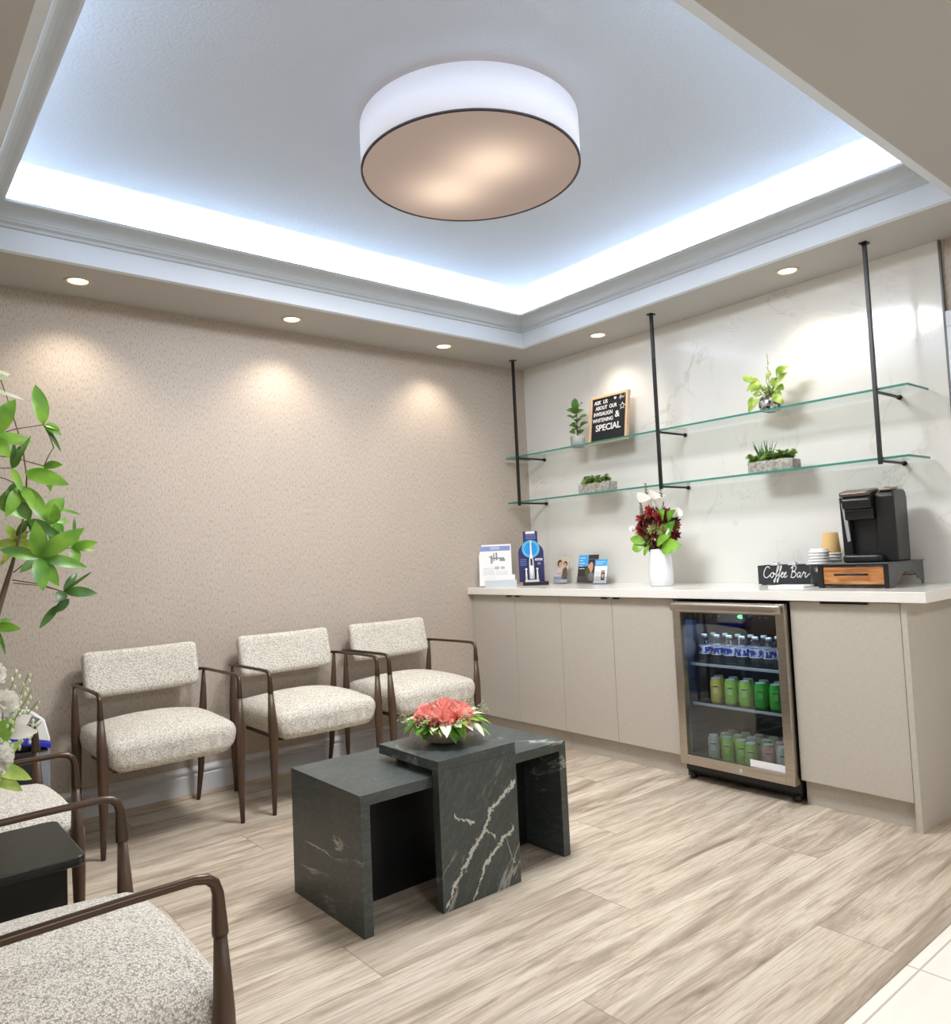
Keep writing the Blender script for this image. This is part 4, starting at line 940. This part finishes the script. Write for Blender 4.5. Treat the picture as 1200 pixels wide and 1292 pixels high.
obj('glide', nb((-2.2, -2.17, -1.58, -1.55, .42, .442), (-2.0, -1.97, -1.58, -1.55, .42, .442)), 'black', t)

# flower bowl
random.seed(21)
x, y, z = -2.075, -1.675, .475
t = thing('flower_bowl', 'low stone bowl of coral pink flowers with green leaves on the marble table', 'flowers', (x, y, z))
bm = bmesh.new(); lathe(bm, [(.001, 0), (.045, 0), (.07, .014), (.082, .04), (.084, .05), (.078, .05), (.07, .03), (.001, .02)], x, y, z, 40); obj('bowl', bm, 'bowl', t)
def ruffle(bm, c, d, r, n=26):
    c = Vector(c); d = Vector(d).normalized(); uu, ww = frame_of(d)
    for k in range(n):
        f_ = (k + .5) / n; th = math.acos(1 - f_ * 1.15) if 1 - f_ * 1.15 > -1 else 3; a = k * 2.39996
        dd = (d * math.cos(th) + (uu * math.cos(a) + ww * math.sin(a)) * math.sin(th)).normalized()
        L = r * random.uniform(.9, 1.08); w_ = r * .95
        tang = dd.cross(Vector((math.cos(a * 3), math.sin(a * 3), .4))).normalized(); t2 = dd.cross(tang)
        # wavy fan petal
        g = []
        for i in range(4):
            row = []
            for j in range(7):
                s_ = (j - 3) / 3; ww_ = w_ * (.15 + .55 * i / 3) * s_
                p = c + dd * L * (.35 + .65 * i / 3) * (1 - .12 * s_ * s_) + tang * ww_ * .8 + t2 * (math.sin(j * 2.6 + k) * .10 * r * i / 3)
                row.append(bm.verts.new(p))
            g.append(row)
        for a_, b_ in zip(g, g[1:]):
            for j in range(6): bm.faces.new((a_[j], a_[j + 1], b_[j + 1], b_[j])).smooth = True
zc = z + .062
spots = [((0, -.01, .072), (0, 0, 1))] + [((.078 * math.cos(a), .072 * math.sin(a), .034), (math.cos(a) * .8, math.sin(a) * .8, .6)) for a in [R(20 + 51.4 * k) for k in range(7)]]
for i, (p, d) in enumerate(spots):
    bm = bmesh.new(); ruffle(bm, (x + p[0] * .78, y + p[1] * .78, zc + p[2] * .6 - .006), d, .056, 30); obj('coral_bloom', bm, 'coral', t)
bl, bw, bs = bmesh.new(), bmesh.new(), bmesh.new()
for k in range(70):
    a = k * 2.4 + random.uniform(-.2, .2); rr = random.uniform(.075, .10); b = Vector((x + rr * .8 * math.cos(a), y + rr * .8 * math.sin(a), zc + random.uniform(-.005, .02)))
    e = b + Vector((math.cos(a) * random.uniform(.045, .095), math.sin(a) * random.uniform(.045, .095), random.uniform(-.05, .03)))
    if e.z < z + .006: e.z = z + .006
    leaf(bl if k % 4 else bw, b, e, random.uniform(.026, .042), (0, 0, 1), .12, .25, 6)
for a0 in (R(-20), R(10), R(165), R(200), R(250)):
    b = Vector((x + .09 * math.cos(a0), y + .09 * math.sin(a0), zc + .01))
    for j in range(4):
        e = b + Vector((math.cos(a0 + j * .15) * .09, math.sin(a0 + j * .15) * .09, .02 + .012 * j)); tube(bs, [b, e], .0008, 4)
        for i in range(8):
            q = b.lerp(e, .4 + .6 * i / 8) + Vector((random.uniform(-.006, .006),) * 3); sphere(bw, q, .002, seg=6)
obj('green_leaves', bl, 'leaf', t); obj('cream_leaves', bw, 'leafw', t); obj('sprigs', bs, 'gstem', t)

# ------------------------------------------------------------------ left side: side table, money tree, device, vase
t = thing('side_table', 'black side table with rounded corner between the two left armchairs', 'table', (-3.52, -1.79, 0))
def rplate(x0, x1, y0, y1, z0, z1, r):
    bm = bmesh.new(); P = []
    for cx_, cy_, a0 in ((x1 - r, y1 - r, 0), (x0 + r, y1 - r, 90), (x0 + r, y0 + r, 180), (x1 - r, y0 + r, 270)):
        for k in range(6): a = R(a0 + 18 * k); P.append((cx_ + r * math.cos(a), cy_ + r * math.sin(a)))
    a = [bm.verts.new((*p, z0)) for p in P]; b = [bm.verts.new((*p, z1)) for p in P]
    bm.faces.new(a[::-1]); bm.faces.new(b)
    for k in range(len(P)): bm.faces.new((a[k], a[(k + 1) % len(P)], b[(k + 1) % len(P)], b[k]))
    return bm
obj('tabletop', rplate(-3.75, -3.292, -1.955, -1.632, .478, .5, .02), 'blackwood', t, bev=.004)
obj('base', nb((-3.72, -3.325, -1.925, -1.662, 0, .478)), 'blackwood', t, bev=.002)

# white flower arrangement on the side table
random.seed(9)
x, y, z = -3.54, -1.79, .5
t = thing('white_flower_arrangement', 'arrangement of white flowers and pale green foliage on the black side table', 'flowers', (x, y, z))
bm = bmesh.new(); lathe(bm, [(.001, 0), (.05, 0), (.06, .01), (.066, .08), (.052, .17), (.05, .18), (.046, .178), (.046, .15), (.001, .14)], x, y, z, 32); obj('vase', bm, 'ceramic', t)
bl, bw, bs, bg = bmesh.new(), bmesh.new(), bmesh.new(), bmesh.new(); bk_ = bmesh.new()
c0 = Vector((x, y, z + .2))
for k in range(60):
    a = random.uniform(0, 6.28); el = random.uniform(-.3, 1.2); L = random.uniform(.07, .15)
    d = Vector((math.cos(a) * math.cos(el), math.sin(a) * math.cos(el), math.sin(el))); b = c0 + d * .05; e = c0 + d * L
    leaf([bl, bg][k % 2], b, e, random.uniform(.025, .045), (0, 0, 1), .15, .25, 6)
for k in range(12):
    a = random.uniform(0, 6.28); el = random.uniform(.1, 1.3); d = Vector((math.cos(a) * math.cos(el), math.sin(a) * math.cos(el), math.sin(el)))
    b1 = bmesh.new(); ruffle(b1, c0 + d * .10, d, .036, 12); obj('white_bloom', b1, 'petalw', t)
for (p0, p1) in (((-3.44, -1.77, .70), (-3.375, -1.78, .895)), ((-3.45, -1.75, .70), (-3.355, -1.80, .835)), ((-3.45, -1.79, .72), (-3.40, -1.79, .91)), ((-3.44, -1.78, .68), (-3.35, -1.79, .78)), ((-3.46, -1.8, .7), (-3.375, -1.82, .86))):
    b, e = Vector(p0), Vector(p1); tube(bs, [c0, b, e], .0012, 5)
    for i in range(22):
        q = b.lerp(e, i / 22) + Vector((random.uniform(-.012, .012), random.uniform(-.012, .012), random.uniform(-.012, .012))); sphere(bk_, q, .0036, (1, 1, 1.5), 6)
leaf(bl, (-3.46, -1.80, .70), (-3.375, -1.81, .655), .034, (0, -1, .5), .1, .2, 8); leaf(bl, (-3.46, -1.80, .68), (-3.395, -1.82, .635), .03, (0, -1, .5), .1, .2, 8)
leaf(bg, (-3.47, -1.80, .74), (-3.405, -1.80, .80), .05, (0, -1, .2), .1, .2, 8); leaf(bl, (-3.47, -1.80, .70), (-3.395, -1.80, .745), .035, (0, -1, .2), .1, .2, 8)
b1 = bmesh.new(); ruffle(b1, (-3.43, -1.80, .835), (.5, -.5, .5), .036, 18); obj('white_bloom', b1, 'petalw', t)
b1 = bmesh.new(); ruffle(b1, (-3.45, -1.80, .905), (.5, -.5, .5), .03, 16); obj('white_bloom', b1, 'petalw', t)
for p in ((-3.37, -1.79, .80), (-3.36, -1.8, .76)): leaf(bw, (-3.43, -1.79, .77), p, .035, (0, -1, .2), .15, .2, 6)
obj('pale_leaves', bl, 'leafl', t); obj('dark_leaves', bg, 'leaf', t); obj('white_petals', bw, 'petalw', t); o = obj('buds', bk_, 'leafw', t); o['kind'] = 'stuff'; obj('stems', bs, 'gstem', t)

# air purifier in the corner
x, y = -3.135, -.33
t = thing('air_purifier', 'black floor appliance with white and blue top in the corner by the wall', 'appliance', (-3.17, y, 0))
obj('body', nb((-3.25, -3.09, -.40, -.20, 0, .44)), 'black', t, bev=.01)
obj('side_panel', nb((-3.13, -3.086, -.404, -.196, .0, .43)), C('greyblue', 140, 150, 158), t, bev=.006)
bm = bmesh.new()
def prism(pr, y0, y1):
    bm = bmesh.new(); a = [bm.verts.new((p[0], y0, p[1])) for p in pr]; b = [bm.verts.new((p[0], y1, p[1])) for p in pr]
    bm.faces.new(a); bm.faces.new(b[::-1])
    for k in range(len(pr)): bm.faces.new((a[k], b[k], b[(k + 1) % len(pr)], a[(k + 1) % len(pr)]))
    return bm
obj('blue_band', prism([(-3.26, .49), (-3.085, .44), (-3.085, .462), (-3.26, .515)], -.42, -.19), 'blue', t, bev=.003)
wt = obj('white_top', prism([(-3.26, .5155), (-3.086, .463), (-3.087, .48), (-3.105, .555), (-3.125, .57), (-3.26, .585)], -.418, -.192), 'white', t, bev=.008)
obj('dark_panel', prism([(-3.25, .5865), (-3.14, .5725), (-3.12, .560), (-3.15, .535), (-3.25, .5565)], -.4192, -.23), 'grey', wt, bev=.002)

# money tree
random.seed(31)
x, y = -3.42, -.64
t = thing('money_tree', 'tall money tree with fanned green leaves in a gold pot, left corner', 'plant', (x, y, 0))
bm = bmesh.new(); lathe(bm, [(.001, 0), (.12, 0), (.125, .01), (.165, .36), (.172, .38), (.160, .38), (.155, .34), (.001, .33)], x, y, 0, 48); obj('pot', bm, 'gold', t)
bm = bmesh.new(); lathe(bm, [(.001, .335), (.155, .335)], x, y, 0, 30); obj('soil', bm, 'soil', t)
CAM = Vector((-3.7023, -3.8714, 1.1321))
# measured positions (x, z) on the plane y = -0.45, from the photograph's scale of about 278 px per metre there
def Q(px, py, dy=0):
    a = math.atan2(0, 1)
    u_ = (px - 48) / 1.0; X = -3.127 + (px - 48) * .002765 * (1 - (px - 48) * .00016); Z = 1.197 - (py - 703) * .00309 + (px - 48) * -.00006
    k = 1 + dy / 3.42; return Vector((CAM.x + (X - CAM.x) * k, -.45 + dy * 1.0, CAM.z + (Z - CAM.z) * k))
bs, bl, bd, bp, bc = (bmesh.new() for _ in range(5))
trunk = [Vector((x, y, .33)), Vector((-3.39, -.56, .6)), Vector((-3.31, -.48, .88)), Q(-6, 785), Q(8, 738), Q(17, 708), Q(24, 682), Q(33, 640), Q(35, 600), Q(30, 560), Q(12, 500), Q(-8, 440)]
tube(bs, trunk, [.022, .020, .017, .012, .010, .007, .004, .003, .0028, .0025, .002, .002], 10)
tube(bs, [Vector((x - .03, y, .33)), Vector((-3.45, -.52, .9)), Vector((-3.40, -.43, 1.5)), Vector((-3.38, -.42, 1.95))], [.02, .016, .011, .006], 10)
def pet(a, b, r_=.0022): m_ = (a + b) / 2 + Vector((0, 0, .008)); tube(bs, [a, m_, b], r_, 6)
H = {}
def hub(name, px, py, frm, dy=0):
    H[name] = Q(px, py, dy); pet(frm, H[name]); return H[name]
h1 = hub('h1', 48, 703, Q(17, 722), -.04); h8 = hub('h8', 80, 748, Q(16, 731)); pet(Q(17, 735), h8, .0018)
h2 = hub('h2', 57, 531, Q(-12, 553)); h3 = hub('h3', 57, 585, Q(-12, 574)); pet(h2, Q(70, 560)); pet(Q(70, 560), h3)
h4 = hub('h4', 17, 590, Q(-12, 596)); h5 = hub('h5', 28, 612, Q(-12, 600)); h6 = hub('h6', 70, 659, Q(33, 672)); h7 = hub('h7', 21, 682, Q(26, 700), .05)
h9 = hub('h9', 92, 691, h1, .05); h10 = Q(-8, 552); h11 = Q(-6, 788); pet(Q(-20, 700), h11); h12 = hub('h12', 36, 655, Q(33, 648))
def LF(h_, tips, bmx, dy=0, nrm=(0, -1, .25)):
    for tp in tips:
        px, py, w_ = tp[:3]; e = Q(px, py, dy + random.uniform(-.05, .03)); e.y = h_.y + random.uniform(-.06, .03)
        leaf(bmx, h_, e, w_, nrm, .06, .22, 8)
LF(h1, [(106, 666, .068)], bl); LF(h1, [(0, 693, .05), (42, 657, .062), (112, 717, .048), (74, 741, .052), (48, 746, .060)], bl); LF(h1, [(22, 722, .035)], bd)
LF(h8, [(102, 722, .03), (118, 723, .014), (122, 752, .044), (72, 761, .045)], bd)
leaf(bd, h8 + Vector((.02, 0, -.03)), Q(66, 775), .036, (0, -1, 0), .05, .2, 6); leaf(bd, Q(74, 764), Q(48, 794), .032, (0, -1, 0), -.06, .2, 6)
LF(h2, [(50, 476, .060), (47, 508, .026), (80, 544, .030)], bl); LF(h2, [(79, 566, .018)], bd); leaf(bl, h2, Q(79, 537), .040, (0, -1, 1), .1, .2, 6)
LF(h3, [(80, 583, .036), (66, 618, .03)], bl); LF(h3, [(40, 602, .03)], bp)
leaf(bl, Q(32, 594), Q(89, 608, -.06), .066, (0, -1, .2), .05, .2, 8)
LF(h4, [(19, 558, .024), (30, 558, .028), (38, 549, .02), (27, 572, .026)], bd); LF(h4, [(30, 620, .03)], bl)
LF(h5, [(9, 652, .05), (24, 640, .045), (-4, 640, .04), (58, 652, .06), (44, 640, .04)], bl); leaf(bd, Q(20, 608), Q(12, 650), .052, (0, -1, 0), .05, .2, 8); leaf(bd, Q(26, 632), Q(38, 656), .05, (0, -1, 0), .05, .2, 8)
leaf(bl, Q(-4, 636), Q(36, 655), .04, (0, -1, .4), .08, .2, 8)
LF(h6, [(36, 633, .045), (68, 634, .040), (94, 654, .03), (52, 665, .042), (84, 671, .034), (66, 684, .045)], bl, -.03); leaf(bl, Q(60, 648, .02), Q(82, 626, .02), .062, (0, -1, .2), .05, .2, 8); leaf(bl, Q(74, 641, .03), Q(105, 648, .03), .018, (0, -1, 1), .05, .2, 6)
leaf(bd, Q(95, 672, .03), Q(96, 652, .03), .014, (0, -1, 0), .02, .2, 5)
LF(h7, [(7, 662, .036), (-4, 688, .034), (38, 666, .044), (46, 692, .04)], bp); LF(h7, [(8, 712, .03)], bp)
LF(h9, [(128, 684, .038), (127, 694, .026), (98, 711, .042), (103, 665, .03)], bl, .05)
LF(h10, [(22, 501, .070), (44, 556, .052), (14, 577, .060), (-30, 500, .06)], bl); LF(Q(-10, 475), [(17, 468, .034), (16, 480, .028)], bc); leaf(bc, Q(-10, 492), Q(33, 501), .020, (0, -1, .6), .04, .2, 8)
LF(h11, [(15, 780, .03), (24, 792, .04), (-20, 760, .05)], bl); LF(h11, [(6, 822, .02)], bd)
LF(h12, [(22, 676, .03), (60, 690, .045), (68, 678, .05)], bd, .04)
# unseen upper and left crown, so that the tree is whole
for k in range(14):
    a = k * 2.4; hh = Vector((-3.5 + .16 * math.cos(a) - .12, -.42 + .15 * math.sin(a), 1.25 + .07 * k)); tube(bs, [Vector((-3.41, -.43, hh.z - .08)), hh], .002, 5)
    for j in range(6):
        b = j * 1.047 + k; leaf(bl, hh, hh + Vector((math.cos(b) * .11, math.sin(b) * .11, random.uniform(-.06, .04))), .045, (0, 0, 1), .1, .2, 6)
obj('trunk', bs, 'stem', t); obj('green_leaves', bl, 'leaf', t); obj('dark_leaves', bd, 'leafd', t); obj('young_leaves', bp, 'leafl', t); obj('cream_leaves', bc, 'leafw', t)

# ------------------------------------------------------------------ camera and view
cam = bpy.data.cameras.new('camera'); co = bpy.data.objects.new('camera', cam); COL.objects.link(co); scene.camera = co
yaw, pitch, roll = .8799, .0554, -.0448
fw_ = Vector((math.cos(yaw) * math.cos(pitch), math.sin(yaw) * math.cos(pitch), math.sin(pitch))); rt_ = Vector((math.sin(yaw), -math.cos(yaw), 0)); up_ = rt_.cross(fw_)
r2 = rt_ * math.cos(roll) + up_ * math.sin(roll); u2 = up_ * math.cos(roll) - rt_ * math.sin(roll)
co.matrix_world = Matrix(((r2.x, u2.x, -fw_.x, CAM.x), (r2.y, u2.y, -fw_.y, CAM.y), (r2.z, u2.z, -fw_.z, CAM.z), (0, 0, 0, 1)))
cam.sensor_fit = 'HORIZONTAL'; cam.sensor_width = 36; cam.lens = 957.38 / 1200 * 36; cam.clip_start = .02
scene.view_settings.view_transform = 'Standard'; scene.view_settings.look = 'None'; scene.view_settings.exposure = 0.15
scene.cycles.max_bounces = 8; scene.cycles.transparent_max_bounces = 16; scene.cycles.caustics_reflective = False; scene.cycles.caustics_refractive = False
scene.cycles.sample_clamp_indirect = 6
